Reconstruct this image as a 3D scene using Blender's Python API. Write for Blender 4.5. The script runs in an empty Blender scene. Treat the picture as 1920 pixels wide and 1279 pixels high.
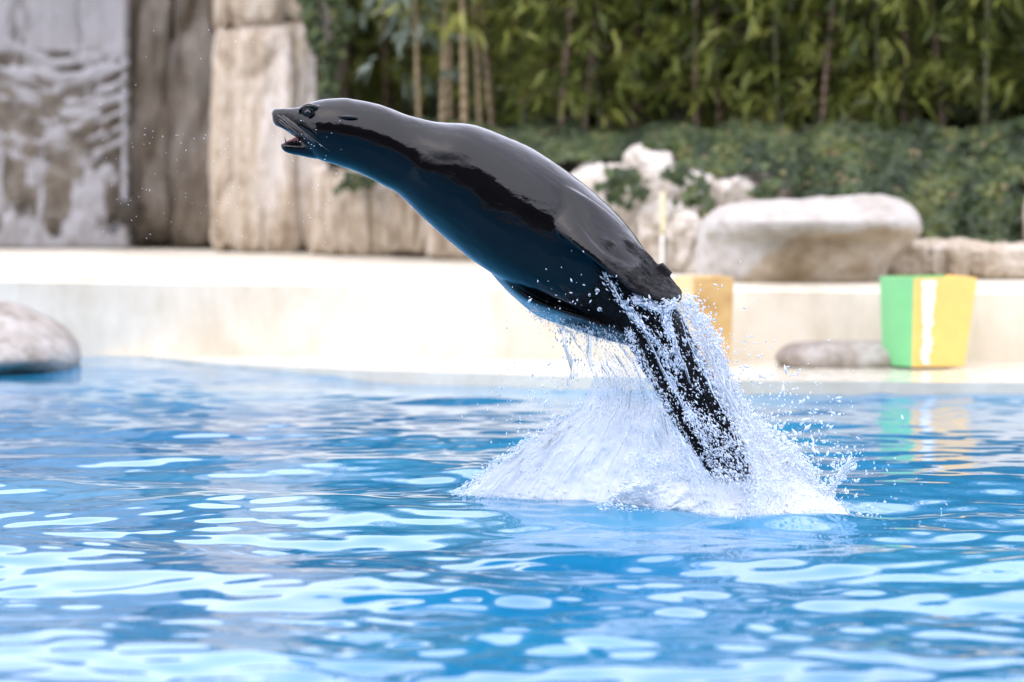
import bpy, bmesh, math, random
import numpy as np
from mathutils import Vector, Matrix
random.seed(7)
RNG = np.random.default_rng(11)
R = math.radians
sc = bpy.context.scene
col = sc.collection

# ------------------------------------------------------------------ camera
F = 7680.0            # focal length in photograph pixels (1920 wide)
CAMH = 1.09           # metres above the pool water
YH = 250.0            # photograph row of the horizon
PITCH = math.atan((639.5 - YH) / F)
cam_d = bpy.data.cameras.new('camera')
cam = bpy.data.objects.new('camera', cam_d)
col.objects.link(cam)
cam.location = (0, 0, CAMH)
cam.rotation_euler = (math.pi / 2 - PITCH, 0, 0)
cam_d.sensor_width = 36
cam_d.lens = 36 * F / 1920
cam_d.clip_start = 0.1
cam_d.clip_end = 600
cam_d.dof.use_dof = True
cam_d.dof.focus_distance = 11.95
cam_d.dof.aperture_fstop = 2.9
sc.camera = cam

# ------------------------------------------------------------------ world, sun, exposure
SUN_EL, SUN_AZ = 58.0, 205.0     # azimuth clockwise from +Y
w = bpy.data.worlds.new('World')
sc.world = w
w.use_nodes = True
nt = w.node_tree
bg = nt.nodes['Background']
sky = nt.nodes.new('ShaderNodeTexSky')
sky.sky_type = 'NISHITA'
sky.sun_disc = False
sky.sun_elevation = R(SUN_EL)
sky.sun_rotation = R(SUN_AZ)
sky.air_density = 1.0
sky.dust_density = 4.0
sky.ozone_density = 1.0
mixw = nt.nodes.new('ShaderNodeMix')          # an even, thin overcast veil over the sky
mixw.data_type = 'RGBA'
mixw.inputs[0].default_value = 0.78
mixw.inputs[7].default_value = (9.1, 9.15, 11.0, 1)
nt.links.new(sky.outputs[0], mixw.inputs[6])
nt.links.new(mixw.outputs[2], bg.inputs[0])
bg.inputs[1].default_value = 0.14

sun_d = bpy.data.lights.new('sun', 'SUN')
sun_d.energy = 0.6
sun_d.angle = R(100)
sun_d.color = (1.0, 0.97, 0.95)
sun = bpy.data.objects.new('sun', sun_d)
col.objects.link(sun)
az = R(SUN_AZ)
sdir = Vector((math.sin(az) * math.cos(R(SUN_EL)), math.cos(az) * math.cos(R(SUN_EL)), math.sin(R(SUN_EL))))
sun.rotation_euler = sdir.to_track_quat('Z', 'Y').to_euler()

sc.view_settings.view_transform = 'Standard'
sc.view_settings.look = 'None'
sc.view_settings.gamma = 1.0
sc.view_settings.exposure = 1.2
sc.render.engine = 'CYCLES'
sc.cycles.use_denoising = True
sc.cycles.max_bounces = 10
sc.cycles.transparent_max_bounces = 24
sc.cycles.caustics_reflective = False
sc.cycles.caustics_refractive = False
sc.cycles.sample_clamp_indirect = 6

# ------------------------------------------------------------------ helpers
CP, SP = math.cos(PITCH), math.sin(PITCH)

def P(px, py, Y):
    """photograph pixel + distance Y along the ground -> world point"""
    a = (px - 960.0) / F
    b = -(py - 639.5) / F
    d = np.array([a, CP + b * SP, -SP + b * CP])
    return np.array([0, 0, CAMH]) + d * (Y / d[1])

def PX(V):
    """world points -> photograph pixels"""
    V = np.asarray(V, float)
    x, y, z = V[..., 0], V[..., 1], V[..., 2] - CAMH
    f = y * CP - z * SP
    u = y * SP + z * CP
    return 960 + F * x / f, 639.5 - F * u / f

def floor_y(py, z=0.0):
    b = -(py - 639.5) / F
    return (CP + b * SP) * (z - CAMH) / (-SP + b * CP)

def _h(i, j, k, seed):
    n = (i.astype(np.int64) * 73856093) ^ (j.astype(np.int64) * 19349663) ^ (k.astype(np.int64) * 83492791) ^ (seed * 2654435761)
    n = (n ^ (n >> 13)) * 1274126177
    n = n ^ (n >> 16)
    return (n & 0xffff) / 32767.5 - 1.0

def vnoise(p, seed=0):
    p = np.asarray(p, float)
    i = np.floor(p).astype(np.int64)
    f = p - i
    u = f * f * f * (f * (f * 6 - 15) + 10)
    x, y, z = i[..., 0], i[..., 1], i[..., 2]
    a, b, c = u[..., 0], u[..., 1], u[..., 2]
    def l(p0, p1, t): return p0 + (p1 - p0) * t
    r0 = l(l(_h(x, y, z, seed), _h(x + 1, y, z, seed), a), l(_h(x, y + 1, z, seed), _h(x + 1, y + 1, z, seed), a), b)
    r1 = l(l(_h(x, y, z + 1, seed), _h(x + 1, y, z + 1, seed), a), l(_h(x, y + 1, z + 1, seed), _h(x + 1, y + 1, z + 1, seed), a), b)
    return l(r0, r1, c)

def fbm(p, octv=4, seed=0, gain=0.5):
    s, a, t = 0, 1.0, 0
    p = np.asarray(p, float)
    for o in range(octv):
        s = s + a * vnoise(p * (2.03 ** o) + 17.3 * o, seed + o)
        t += a
        a *= gain
    return s / t

def sstep(x, a, b):
    t = np.clip((x - a) / (b - a), 0, 1)
    return t * t * (3 - 2 * t)

def make_mesh(name, V, Fc, smooth=True):
    """V (n,3), Fc ndarray (m,3|4) or list of such arrays"""
    V = np.ascontiguousarray(V, dtype=np.float32)
    if isinstance(Fc, np.ndarray): Fc = [Fc]
    Fc = [np.asarray(f, dtype=np.int32) for f in Fc if len(f)]
    me = bpy.data.meshes.new(name)
    me.vertices.add(len(V))
    me.vertices.foreach_set('co', V.ravel())
    loops = np.concatenate([f.ravel() for f in Fc])
    tot = np.concatenate([np.full(len(f), f.shape[1], np.int32) for f in Fc])
    start = np.concatenate([[0], np.cumsum(tot)[:-1]]).astype(np.int32)
    me.loops.add(len(loops))
    me.loops.foreach_set('vertex_index', loops)
    me.polygons.add(len(tot))
    me.polygons.foreach_set('loop_start', start)
    me.polygons.foreach_set('loop_total', tot)
    me.polygons.foreach_set('use_smooth', np.full(len(tot), smooth, bool))
    me.update(calc_edges=True)
    me.validate()
    return me

def fattr(me, name, vals):
    a = me.attributes.new(name, 'FLOAT', 'POINT')
    a.data.foreach_set('value', np.ascontiguousarray(vals, dtype=np.float32))

def obj(name, me, mat=None, parent=None):
    o = bpy.data.objects.new(name, me)
    col.objects.link(o)
    if mat is not None and me is not None:
        me.materials.clear()
        me.materials.append(mat)
    if parent is not None: o.parent = parent
    return o

def tag(o, label=None, cat=None, group=None, kind=None):
    if label: o['label'] = label
    if cat: o['category'] = cat
    if group: o['group'] = group
    if kind: o['kind'] = kind
    return o

def empty(name, loc=(0, 0, 0)):
    o = bpy.data.objects.new(name, None)
    o.empty_display_size = 0.1
    col.objects.link(o)
    o.location = loc
    return o

def grid_faces(nu, nv, wrap_u=False):
    iu = np.arange(nu if wrap_u else nu - 1)
    iv = np.arange(nv - 1)
    A, B = np.meshgrid(iu, iv, indexing='ij')
    A, B = A.ravel(), B.ravel()
    A2 = (A + 1) % nu
    return np.stack([A * nv + B, A2 * nv + B, A2 * nv + B + 1, A * nv + B + 1], 1)

def catmull(A, n):
    """resample rows of A with a centripetal-ish Catmull-Rom to n rows"""
    A = np.asarray(A, float)
    m = len(A)
    t = np.linspace(0, m - 1, n)
    i = np.clip(np.floor(t).astype(int), 0, m - 2)
    f = (t - i)[:, None]
    p0 = A[np.clip(i - 1, 0, m - 1)]
    p1, p2 = A[i], A[i + 1]
    p3 = A[np.clip(i + 2, 0, m - 1)]
    return 0.5 * (2 * p1 + (p2 - p0) * f + (2 * p0 - 5 * p1 + 4 * p2 - p3) * f ** 2 + (3 * p1 - p0 - 3 * p2 + p3) * f ** 3)

def loft(C, A, B, seg=40, power=2.0):
    """closed tube: ring i = C + cos*A + sin*B (super-ellipse), capped"""
    th = np.linspace(0, 2 * math.pi, seg, endpoint=False)
    c, s = np.cos(th), np.sin(th)
    c = np.sign(c) * np.abs(c) ** (2 / power)
    s = np.sign(s) * np.abs(s) ** (2 / power)
    V = C[:, None, :] + c[None, :, None] * A[:, None, :] + s[None, :, None] * B[:, None, :]
    n = len(C)
    V = V.reshape(-1, 3)
    a = np.arange(n - 1)[:, None] * seg
    j = np.arange(seg)[None, :]
    j2 = (j + 1) % seg
    Q = np.stack([a + j, a + j2, a + seg + j2, a + seg + j], -1).reshape(-1, 4)
    k = len(V)
    V = np.vstack([V, C[0], C[-1]])
    js = np.arange(seg)
    T = np.vstack([np.stack([(js + 1) % seg, js, np.full(seg, k)], 1),
                   np.stack([(n - 1) * seg + js, (n - 1) * seg + (js + 1) % seg, np.full(seg, k + 1)], 1)])
    return V, Q, T

def join_parts(parts):
    Vs, Qs, Ts, o = [], [], [], 0
    for V, Q, T in parts:
        Vs.append(V); Qs.append(Q + o); Ts.append(T + o); o += len(V)
    return np.vstack(Vs), np.vstack(Qs), np.vstack(Ts)

def tube(pts, radii, seg=8, n=None):
    pts = np.asarray(pts, float)
    rad = np.asarray(radii, float)
    if n:
        X = catmull(np.column_stack([pts, rad]), n)
        pts, rad = X[:, :3], X[:, 3]
    d = np.gradient(pts, axis=0)
    d /= np.linalg.norm(d, axis=1)[:, None] + 1e-12
    ref = np.array([0.31, 0.9, 0.2])
    A = np.cross(d, ref); A /= np.linalg.norm(A, axis=1)[:, None]
    B = np.cross(d, A)
    return loft(pts, A * rad[:, None], B * rad[:, None], seg)

def cube_sphere(n):
    """unit cube surface grid with n cells an edge -> directions in [-1,1]^3"""
    Vs, Qs, o = [], [], 0
    g = np.linspace(-1, 1, n + 1)
    U, W = np.meshgrid(g, g, indexing='ij')
    for ax in range(3):
        for s in (-1, 1):
            p = np.zeros((n + 1, n + 1, 3))
            p[..., ax] = s
            p[..., (ax + 1) % 3] = U if s > 0 else W
            p[..., (ax + 2) % 3] = W if s > 0 else U
            Vs.append(p.reshape(-1, 3))
            Qs.append(grid_faces(n + 1, n + 1) + o)
            o += (n + 1) ** 2
    V = np.vstack(Vs); Q = np.vstack(Qs)
    key = np.round(V * n * 2).astype(int)
    _, first, inv = np.unique(key, axis=0, return_index=True, return_inverse=True)
    return V[first], inv.ravel()[Q]

# ------------------------------------------------------------------ materials
def mat(name):
    m = bpy.data.materials.new(name)
    m.use_nodes = True
    t = m.node_tree
    return m, t, t.nodes['Principled BSDF']

def N(t, kind, **kw):
    n = t.nodes.new(kind)
    for k, v in kw.items():
        if k.startswith('i_'):
            n.inputs[k[2:].replace('_', ' ')].default_value = v
        else: setattr(n, k, v)
    return n

def noise(t, scale, detail=4, rough=0.5, stretch=None, coord='Object', dist=0.0):
    tc = N(t, 'ShaderNodeTexCoord')
    n = N(t, 'ShaderNodeTexNoise')
    n.inputs['Scale'].default_value = scale
    n.inputs['Detail'].default_value = detail
    n.inputs['Roughness'].default_value = rough
    n.inputs['Distortion'].default_value = dist
    src = tc.outputs[coord]
    if stretch:
        mp = N(t, 'ShaderNodeMapping')
        mp.inputs['Scale'].default_value = stretch
        t.links.new(src, mp.inputs[0])
        src = mp.outputs[0]
    t.links.new(src, n.inputs['Vector'])
    return n.outputs['Fac']

def ramp(t, fac, stops):
    r = N(t, 'ShaderNodeValToRGB')
    el = r.color_ramp.elements
    while len(el) > 1: el.remove(el[0])
    for i, (p, c) in enumerate(stops):
        e = el[0] if i == 0 else el.new(p)
        e.position = p
        e.color = (*c, 1) if len(c) == 3 else c
    t.links.new(fac, r.inputs[0])
    return r.outputs[0]

def mixc(t, fac, a, b, mode='MIX'):
    m = N(t, 'ShaderNodeMix', data_type='RGBA', blend_type=mode)
    for sock, v in ((m.inputs[0], fac), (m.inputs[6], a), (m.inputs[7], b)):
        if hasattr(v, 'is_linked'): t.links.new(v, sock)
        else: sock.default_value = v if not isinstance(v, tuple) or len(v) == 4 else (*v, 1)
    return m.outputs[2]

def math_n(t, op, a, b=None, clamp=False):
    m = N(t, 'ShaderNodeMath', operation=op, use_clamp=clamp)
    for sock, v in ((m.inputs[0], a), (m.inputs[1], b)):
        if v is None: continue
        if hasattr(v, 'is_linked'): t.links.new(v, sock)
        else: sock.default_value = v
    return m.outputs[0]

def bump(t, p, h, strength=0.3, dist=0.02, prev=None):
    b = N(t, 'ShaderNodeBump')
    b.inputs['Distance'].default_value = dist
    if hasattr(strength, 'is_linked'): t.links.new(strength, b.inputs['Strength'])
    else: b.inputs['Strength'].default_value = strength
    t.links.new(h, b.inputs['Height'])
    if prev is not None: t.links.new(prev, b.inputs['Normal'])
    if p is not None: t.links.new(b.outputs[0], p.inputs['Normal'])
    return b.outputs[0]

def attr(t, name):
    return N(t, 'ShaderNodeAttribute', attribute_name=name).outputs['Fac']

def rock_mat(name, dark, mid, light, scale=2.2, vertical=False, rough=0.8, bstr=0.5):
    m, t, p = mat(name)
    st = (1.0, 1.0, vertical if vertical is not True else 0.16) if vertical else (1, 1, 1)
    n1 = noise(t, scale, 6, 0.62, st)
    n2 = noise(t, scale * 6, 5, 0.6, (1, 1, 0.45) if vertical else None)
    c = ramp(t, n1, [(0.3, dark), (0.47, mid), (0.68, light)])
    c2 = ramp(t, n2, [(0.32, (0.62, 0.55, 0.46)), (0.55, (1, 1, 1))])
    c3 = mixc(t, 0.8, c, c2, 'MULTIPLY')
    t.links.new(c3, p.inputs['Base Color'])
    p.inputs['Roughness'].default_value = rough
    b1 = bump(t, None, n1, bstr, 0.08)
    bump(t, p, n2, bstr, 0.02, b1)
    return m

def plain_mat(name, c, rough=0.6, var=0.15, scale=8, spec=0.5, bstr=0.1):
    m, t, p = mat(name)
    n = noise(t, scale, 5)
    c1 = tuple(max(0, x * (1 - var)) for x in c)
    c2 = tuple(min(1, x * (1 + var)) for x in c)
    t.links.new(ramp(t, n, [(0.3, c1), (0.7, c2)]), p.inputs['Base Color'])
    p.inputs['Roughness'].default_value = rough
    p.inputs['Specular IOR Level'].default_value = spec
    if bstr: bump(t, p, n, bstr, 0.01)
    return m

def leaf_mat(name, cols, rough=0.45, trans=0.5):
    m, t, p = mat(name)
    a = attr(t, 'tint')
    c = ramp(t, a, [(i / (len(cols) - 1), k) for i, k in enumerate(cols)])
    t.links.new(c, p.inputs['Base Color'])
    p.inputs['Roughness'].default_value = rough
    tr = N(t, 'ShaderNodeBsdfTranslucent')
    t.links.new(c, tr.inputs[0])
    mx = N(t, 'ShaderNodeMixShader')
    mx.inputs[0].default_value = trans
    t.links.new(p.outputs[0], mx.inputs[1])
    t.links.new(tr.outputs[0], mx.inputs[2])
    t.links.new(mx.outputs[0], t.nodes['Material Output'].inputs[0])
    return m

M = {}
# water of the pool: clear gloss over the blue of the painted basin
m, t, p = mat('pool_water')
n = noise(t, 0.55, 2, 0.5)
n2 = noise(t, 3.0, 3, 0.5)
c = ramp(t, n, [(0.3, (0.006, 0.122, 0.26)), (0.55, (0.012, 0.162, 0.31)), (0.75, (0.026, 0.215, 0.355))])
c = mixc(t, math_n(t, 'MULTIPLY', n2, 0.25), c, (0.014, 0.18, 0.33))
t.links.new(c, p.inputs['Base Color'])
p.inputs['Roughness'].default_value = 0.045
p.inputs['IOR'].default_value = 1.30
M['water'] = m

m, t, p = mat('wet_cream_concrete')
n = noise(t, 1.3, 6, 0.6)
n2 = noise(t, 14, 5, 0.6)
t.links.new(mixc(t, 0.5, ramp(t, n, [(0.3, (0.50, 0.46, 0.36)), (0.62, (0.66, 0.63, 0.53))]), ramp(t, n2, [(0.3, (0.75, 0.73, 0.68)), (0.6, (1, 1, 1))]), 'MULTIPLY'), p.inputs['Base Color'])
t.links.new(ramp(t, n2, [(0.35, (0.08,) * 3), (0.7, (0.25,) * 3)]), p.inputs['Roughness'])
bump(t, p, n2, 0.08, 0.004)
M['shelf'] = m

m, t, p = mat('cream_plaster')
n = noise(t, 1.6, 6, 0.6)
n2 = noise(t, 9, 5, 0.65, (1, 1, 0.4))
t.links.new(mixc(t, 0.7, ramp(t, n, [(0.3, (0.54, 0.48, 0.37)), (0.6, (0.68, 0.64, 0.54))]), ramp(t, n2, [(0.28, (0.8, 0.77, 0.7)), (0.55, (1, 1, 1))]), 'MULTIPLY'), p.inputs['Base Color'])
p.inputs['Roughness'].default_value = 0.55
bump(t, p, n2, 0.2, 0.01)
M['plaster'] = m

M['rock_pale'] = rock_mat('pale_limestone', (0.24, 0.19, 0.135), (0.50, 0.45, 0.38), (0.64, 0.61, 0.56), 4.0)
M['rock_column'] = rock_mat('streaked_limestone', (0.18, 0.13, 0.085), (0.46, 0.385, 0.29), (0.64, 0.60, 0.56), 6.0, True)
M['rock_wet'] = rock_mat('wet_brown_rock', (0.03, 0.024, 0.016), (0.085, 0.068, 0.048), (0.18, 0.15, 0.115), 5.0, 0.38, 0.4)
M['rock_fall'] = rock_mat('rock_under_waterfall', (0.10, 0.08, 0.055), (0.25, 0.20, 0.145), (0.40, 0.345, 0.28), 7.0, False, 0.35)
M['rock_tan'] = rock_mat('tan_rough_stone', (0.26, 0.20, 0.13), (0.42, 0.35, 0.26), (0.54, 0.48, 0.40), 6.0)
M['rock_grey'] = rock_mat('grey_pink_stone', (0.15, 0.125, 0.10), (0.27, 0.24, 0.205), (0.40, 0.38, 0.35), 3.5)

# boulder: pale cap above the lip line, rough tan flank (attribute 'flank')
m, t, p = mat('pale_tan_boulder')
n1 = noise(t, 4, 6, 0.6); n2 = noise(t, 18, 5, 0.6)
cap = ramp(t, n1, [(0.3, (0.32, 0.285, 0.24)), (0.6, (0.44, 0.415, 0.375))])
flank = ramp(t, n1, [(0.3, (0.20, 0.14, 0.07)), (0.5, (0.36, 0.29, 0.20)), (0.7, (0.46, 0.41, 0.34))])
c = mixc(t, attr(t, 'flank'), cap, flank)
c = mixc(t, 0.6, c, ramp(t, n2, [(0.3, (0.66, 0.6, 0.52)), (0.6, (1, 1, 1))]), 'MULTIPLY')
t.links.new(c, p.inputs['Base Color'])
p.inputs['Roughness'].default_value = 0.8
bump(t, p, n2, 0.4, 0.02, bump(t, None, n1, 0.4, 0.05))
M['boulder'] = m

M['soil'] = plain_mat('dark_soil', (0.035, 0.028, 0.02), 0.9, 0.4, 6)
M['ground'] = plain_mat('brown_ground', (0.09, 0.075, 0.055), 0.9, 0.3, 2)
M['stand'] = plain_mat('dark_stand_concrete', (0.035, 0.033, 0.034), 0.8, 0.3, 3)
M['deckgrey'] = plain_mat('pale_deck', (0.42, 0.40, 0.36), 0.6, 0.15, 4)
M['green_paint'] = plain_mat('green_paint', (0.15, 0.46, 0.19), 0.4, 0.06, 12, bstr=0.03)
M['yellow_paint'] = plain_mat('yellow_paint', (0.78, 0.51, 0.14), 0.4, 0.06, 12, bstr=0.03)
M['white_paint'] = plain_mat('worn_white_strip', (0.78, 0.77, 0.72), 0.5, 0.05, 20, bstr=0.03)
M['tan_light'] = plain_mat('pale_tan_panel', (0.62, 0.48, 0.24), 0.5, 0.08, 6)
M['stake'] = plain_mat('pale_yellow_stake', (0.66, 0.60, 0.36), 0.5, 0.05, 20)
m, t, p = mat('tan_panel')
n1 = noise(t, 5, 5, 0.6); n2 = noise(t, 2.5, 3, 0.5)
c = ramp(t, n1, [(0.33, (0.36, 0.20, 0.06)), (0.5, (0.50, 0.32, 0.12)), (0.7, (0.58, 0.41, 0.18))])
t.links.new(c, p.inputs['Base Color'])
p.inputs['Roughness'].default_value = 0.5
M['tan_panel'] = m

BAMBOO = [(0.032, 0.05, 0.013), (0.10, 0.135, 0.025), (0.22, 0.25, 0.048), (0.36, 0.37, 0.085)]
M['leaf'] = leaf_mat('bamboo_leaf', BAMBOO)
M['leaf_pale'] = leaf_mat('glaucous_leaf', [(0.10, 0.14, 0.10), (0.2, 0.25, 0.2), (0.30, 0.35, 0.29)])
M['ivy'] = leaf_mat('ivy_leaf', [(0.014, 0.026, 0.010), (0.042, 0.066, 0.022), (0.085, 0.12, 0.036), (0.18, 0.19, 0.05), (0.26, 0.18, 0.10)], 0.6, 0.3)
M['backing'] = leaf_mat('dark_backing_leaf', [(0.012, 0.02, 0.008), (0.03, 0.045, 0.014), (0.06, 0.085, 0.025)])
M['culm_green'] = plain_mat('green_bamboo_culm', (0.10, 0.105, 0.04), 0.45, 0.35, 5)
M['culm_tan'] = plain_mat('dry_tan_bamboo_culm', (0.24, 0.175, 0.09), 0.5, 0.3, 5)
M['culm_brown'] = plain_mat('brown_bamboo_culm', (0.13, 0.085, 0.05), 0.5, 0.3, 5)

# wet fur: black-brown pelt, water film as a coat
m, t, p = mat('wet_fur')
fur = attr(t, 'fur')
n1 = noise(t, 9, 4, 0.55)
nf = noise(t, 90, 5, 0.7, (1.0, 1.0, 1.0), dist=0.6)
ng = noise(t, 30, 4, 0.6, dist=0.8)
t.links.new(ramp(t, n1, [(0.3, (0.0020, 0.0018, 0.0021)), (0.7, (0.0042, 0.0036, 0.0040))]), p.inputs['Base Color'])
p.inputs['Roughness'].default_value = 0.35
p.inputs['Specular IOR Level'].default_value = 0.02
p.inputs['Coat IOR'].default_value = 1.37
t.links.new(mixc(t, fur, (0.045,) * 3, (0.11,) * 3), p.inputs['Coat Roughness'])
t.links.new(math_n(t, 'SUBTRACT', 1.0, math_n(t, 'MULTIPLY', fur, 0.5)), p.inputs['Coat Weight'])
b0 = bump(t, None, n1, 0.10, 0.010)
b1 = bump(t, None, ng, math_n(t, 'ADD', math_n(t, 'MULTIPLY', fur, 0.6), 0.11), 0.008, b0)
b2 = bump(t, p, nf, math_n(t, 'ADD', math_n(t, 'MULTIPLY', fur, 1.0), 0.03), 0.014, b1)
t.links.new(b2, p.inputs['Coat Normal'])
M['fur'] = m

m, t, p = mat('dark_eye'); p.inputs['Base Color'].default_value = (0.01, 0.008, 0.008, 1); p.inputs['Roughness'].default_value = 0.03; M['eye'] = m
m, t, p = mat('whisker'); p.inputs['Base Color'].default_value = (0.045, 0.036, 0.03, 1); p.inputs['Roughness'].default_value = 0.25; M['whisker'] = m
M['tongue'] = plain_mat('pink_tongue', (0.42, 0.13, 0.12), 0.25, 0.2, 60)
M['tooth'] = plain_mat('brown_stained_tooth', (0.20, 0.12, 0.07), 0.3, 0.3, 80)
M['nose'] = plain_mat('black_nose', (0.012, 0.011, 0.011), 0.3, 0.2, 80)

# droplets and foam
m, t, p = mat('droplet_water')
p.inputs['Base Color'].default_value = (0.95, 0.98, 1, 1)
p.inputs['Roughness'].default_value = 0.02
p.inputs['IOR'].default_value = 1.333
p.inputs['Transmission Weight'].default_value = 0.75
M['drop'] = m
m, t, p = mat('white_spray')
p.inputs['Base Color'].default_value = (0.86, 0.90, 0.95, 1)
p.inputs['Roughness'].default_value = 0.15
p.inputs['IOR'].default_value = 1.333
tl = N(t, 'ShaderNodeBsdfTranslucent'); tl.inputs[0].default_value = (0.88, 0.92, 0.97, 1)
mx = N(t, 'ShaderNodeMixShader'); mx.inputs[0].default_value = 0.5
t.links.new(p.outputs[0], mx.inputs[1]); t.links.new(tl.outputs[0], mx.inputs[2])
t.links.new(mx.outputs[0], t.nodes['Material Output'].inputs[0])
M['spray'] = m

def veil_mat(name, lo, hi, stretch, scale=1.0, base=(0.90, 0.92, 0.94)):
    """aerated water sheet: streaks of foam with clear water between (UV: u across, v along the flow)"""
    m, t, p = mat(name)
    n1 = noise(t, 14 * scale, 6, 0.65, stretch, 'UV', 0.5)
    n2 = noise(t, 40 * scale, 4, 0.6, (stretch[0] * 1.6, stretch[1] * 0.4, 1), 'UV', 0.25)
    nb = noise(t, 45, 6, 0.7, None, 'Object', 0.5)
    e = attr(t, 'dens')
    f = math_n(t, 'ADD', math_n(t, 'MULTIPLY', n1, 0.55), math_n(t, 'MULTIPLY', n2, 0.45))
    f = math_n(t, 'ADD', f, math_n(t, 'SUBTRACT', e, 0.5))
    a = ramp(t, f, [(lo, (0, 0, 0)), (hi, (1, 1, 1))])
    p.inputs['Base Color'].default_value = (*base, 1)
    t.links.new(mixc(t, n2, (base[0] * .8, base[1] * .86, base[2] * .93), (base[0] * 1.1, base[1] * 1.08, base[2] * 1.05)), p.inputs['Base Color'])
    p.inputs['Roughness'].default_value = 0.2
    p.inputs['IOR'].default_value = 1.333
    bump(t, p, nb, 0.3, 0.012, bump(t, None, n2, 0.5, 0.02))
    tl = N(t, 'ShaderNodeBsdfTranslucent'); tl.inputs[0].default_value = (*base, 1)
    m1 = N(t, 'ShaderNodeMixShader'); m1.inputs[0].default_value = 0.35
    t.links.new(p.outputs[0], m1.inputs[1]); t.links.new(tl.outputs[0], m1.inputs[2])
    tr = N(t, 'ShaderNodeBsdfTransparent'); tr.inputs[0].default_value = (0.94, 0.97, 1.0, 1)
    m2 = N(t, 'ShaderNodeMixShader')
    t.links.new(a, m2.inputs[0]); t.links.new(tr.outputs[0], m2.inputs[1]); t.links.new(m1.outputs[0], m2.inputs[2])
    t.links.new(m2.outputs[0], t.nodes['Material Output'].inputs[0])
    return m
M['veil'] = veil_mat('splash_veil', 0.34, 0.64, (1.6, 0.45, 1))
M['foam'] = veil_mat('splash_foam', 0.20, 0.50, (1.2, 0.9, 1))
M['film'] = veil_mat('waterfall_film', 0.36, 0.60, (1, 0.6, 1), 2.0, (0.42, 0.405, 0.41))

# ------------------------------------------------------------------ setting: ground, pool, deck, bank
def box_mesh(name, lo, hi, bev=0.0):
    bm = bmesh.new()
    bmesh.ops.create_cube(bm, size=1)
    for v in bm.verts:
        v.co = Vector([lo[i] + (v.co[i] + 0.5) * (hi[i] - lo[i]) for i in range(3)])
    if bev: bmesh.ops.bevel(bm, geom=bm.edges[:], offset=bev, segments=2, affect='EDGES')
    me = bpy.data.meshes.new(name)
    bm.to_mesh(me); bm.free()
    return me

def prism_mesh(name, plan, z0, z1, bev=0.0):
    """plan: list of (x,y); z0/z1 numbers or lists per corner"""
    n = len(plan)
    z0 = [z0] * n if not hasattr(z0, '__len__') else z0
    z1 = [z1] * n if not hasattr(z1, '__len__') else z1
    bm = bmesh.new()
    b = [bm.verts.new((x, y, z)) for (x, y), z in zip(plan, z0)]
    u = [bm.verts.new((x, y, z)) for (x, y), z in zip(plan, z1)]
    top = bm.faces.new(u)
    bm.faces.new(list(reversed(b)))
    for i in range(n):
        bm.faces.new([b[i], b[(i + 1) % n], u[(i + 1) % n], u[i]])
    bmesh.ops.recalc_face_normals(bm, faces=bm.faces[:])
    if bev: bmesh.ops.bevel(bm, geom=list(top.edges), offset=bev, segments=3, affect='EDGES')
    me = bpy.data.meshes.new(name)
    bm.to_mesh(me); bm.free()
    return me

s = 220.0
g = obj('ground', make_mesh('ground', [(-s, -s, -1.2), (s, -s, -1.2), (s, s, -1.2), (-s, s, -1.2)], np.array([[0, 1, 2, 3]])), M['ground'])
tag(g, kind='structure')

# wave field
def wave_set(n, l0, l1, slope, spread, seed):
    r = np.random.default_rng(seed)
    lam = l0 * (l1 / l0) ** r.random(n)
    k = 2 * math.pi / lam
    th = math.pi / 2 + (r.random(n) * 2 - 1) * spread
    amp = slope * math.sqrt(2.0 / n) / k
    return k * np.cos(th), k * np.sin(th), amp, r.random(n) * 2 * math.pi
WAVES = [(wave_set(12, 1.0, 2.2, 0.050, 1.1, 1), None, 0.55), (wave_set(24, 0.34, 0.85, 0.066, 0.85, 2), 3, 0.62), (wave_set(30, 0.11, 0.26, 0.052, 1.2, 3), 4, 0.30)]
SPX, SPY = P(1400, 955, 12.0)[0], 12.0
def water_h(x, y):
    h = np.zeros_like(x)
    pp = np.stack([x * 0.5, y * 0.28, np.zeros_like(x)], -1)
    far = sstep(y, 11.6, 14.6)
    for (kx, ky, a, ph), sd, fd in WAVES:
        s = np.zeros_like(x)
        for i in range(len(a)):
            s += a[i] * np.sin(kx[i] * x + ky[i] * y + ph[i])
        if sd is not None:
            s *= 0.55 + 0.75 * sstep(vnoise(pp * (1.0 + 0.4 * sd), sd), -0.5, 0.7) 
        h += s * (1 - fd * far)
    r = np.hypot(x - SPX + 0.1, (y - SPY) * 0.9)
    h += 0.010 * np.cos(2 * math.pi * r / 0.38) * np.exp(-r / 0.55) * sstep(r, 0.05, 0.3)
    return h
xs = np.concatenate([np.linspace(-12, -2.9, 40, endpoint=False), np.arange(-2.9, 2.9, 0.0125), np.linspace(2.9, 12, 40)])
ys = np.concatenate([np.linspace(1.6, 7.4, 150, endpoint=False), np.arange(7.4, 20.6, 0.0125), np.linspace(20.6, 21.5, 6)])
XX, YY = np.meshgrid(xs, ys, indexing='ij')
ZZ = np.zeros_like(XX)
for i in range(0, len(xs), 60):
    ZZ[i:i + 60] = water_h(XX[i:i + 60], YY[i:i + 60])
wm = make_mesh('pool_water', np.stack([XX, YY, ZZ], -1).reshape(-1, 3), grid_faces(len(xs), len(ys)))
wo = obj('pool_water', wm, M['water'])
tag(wo, kind='structure')

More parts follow.
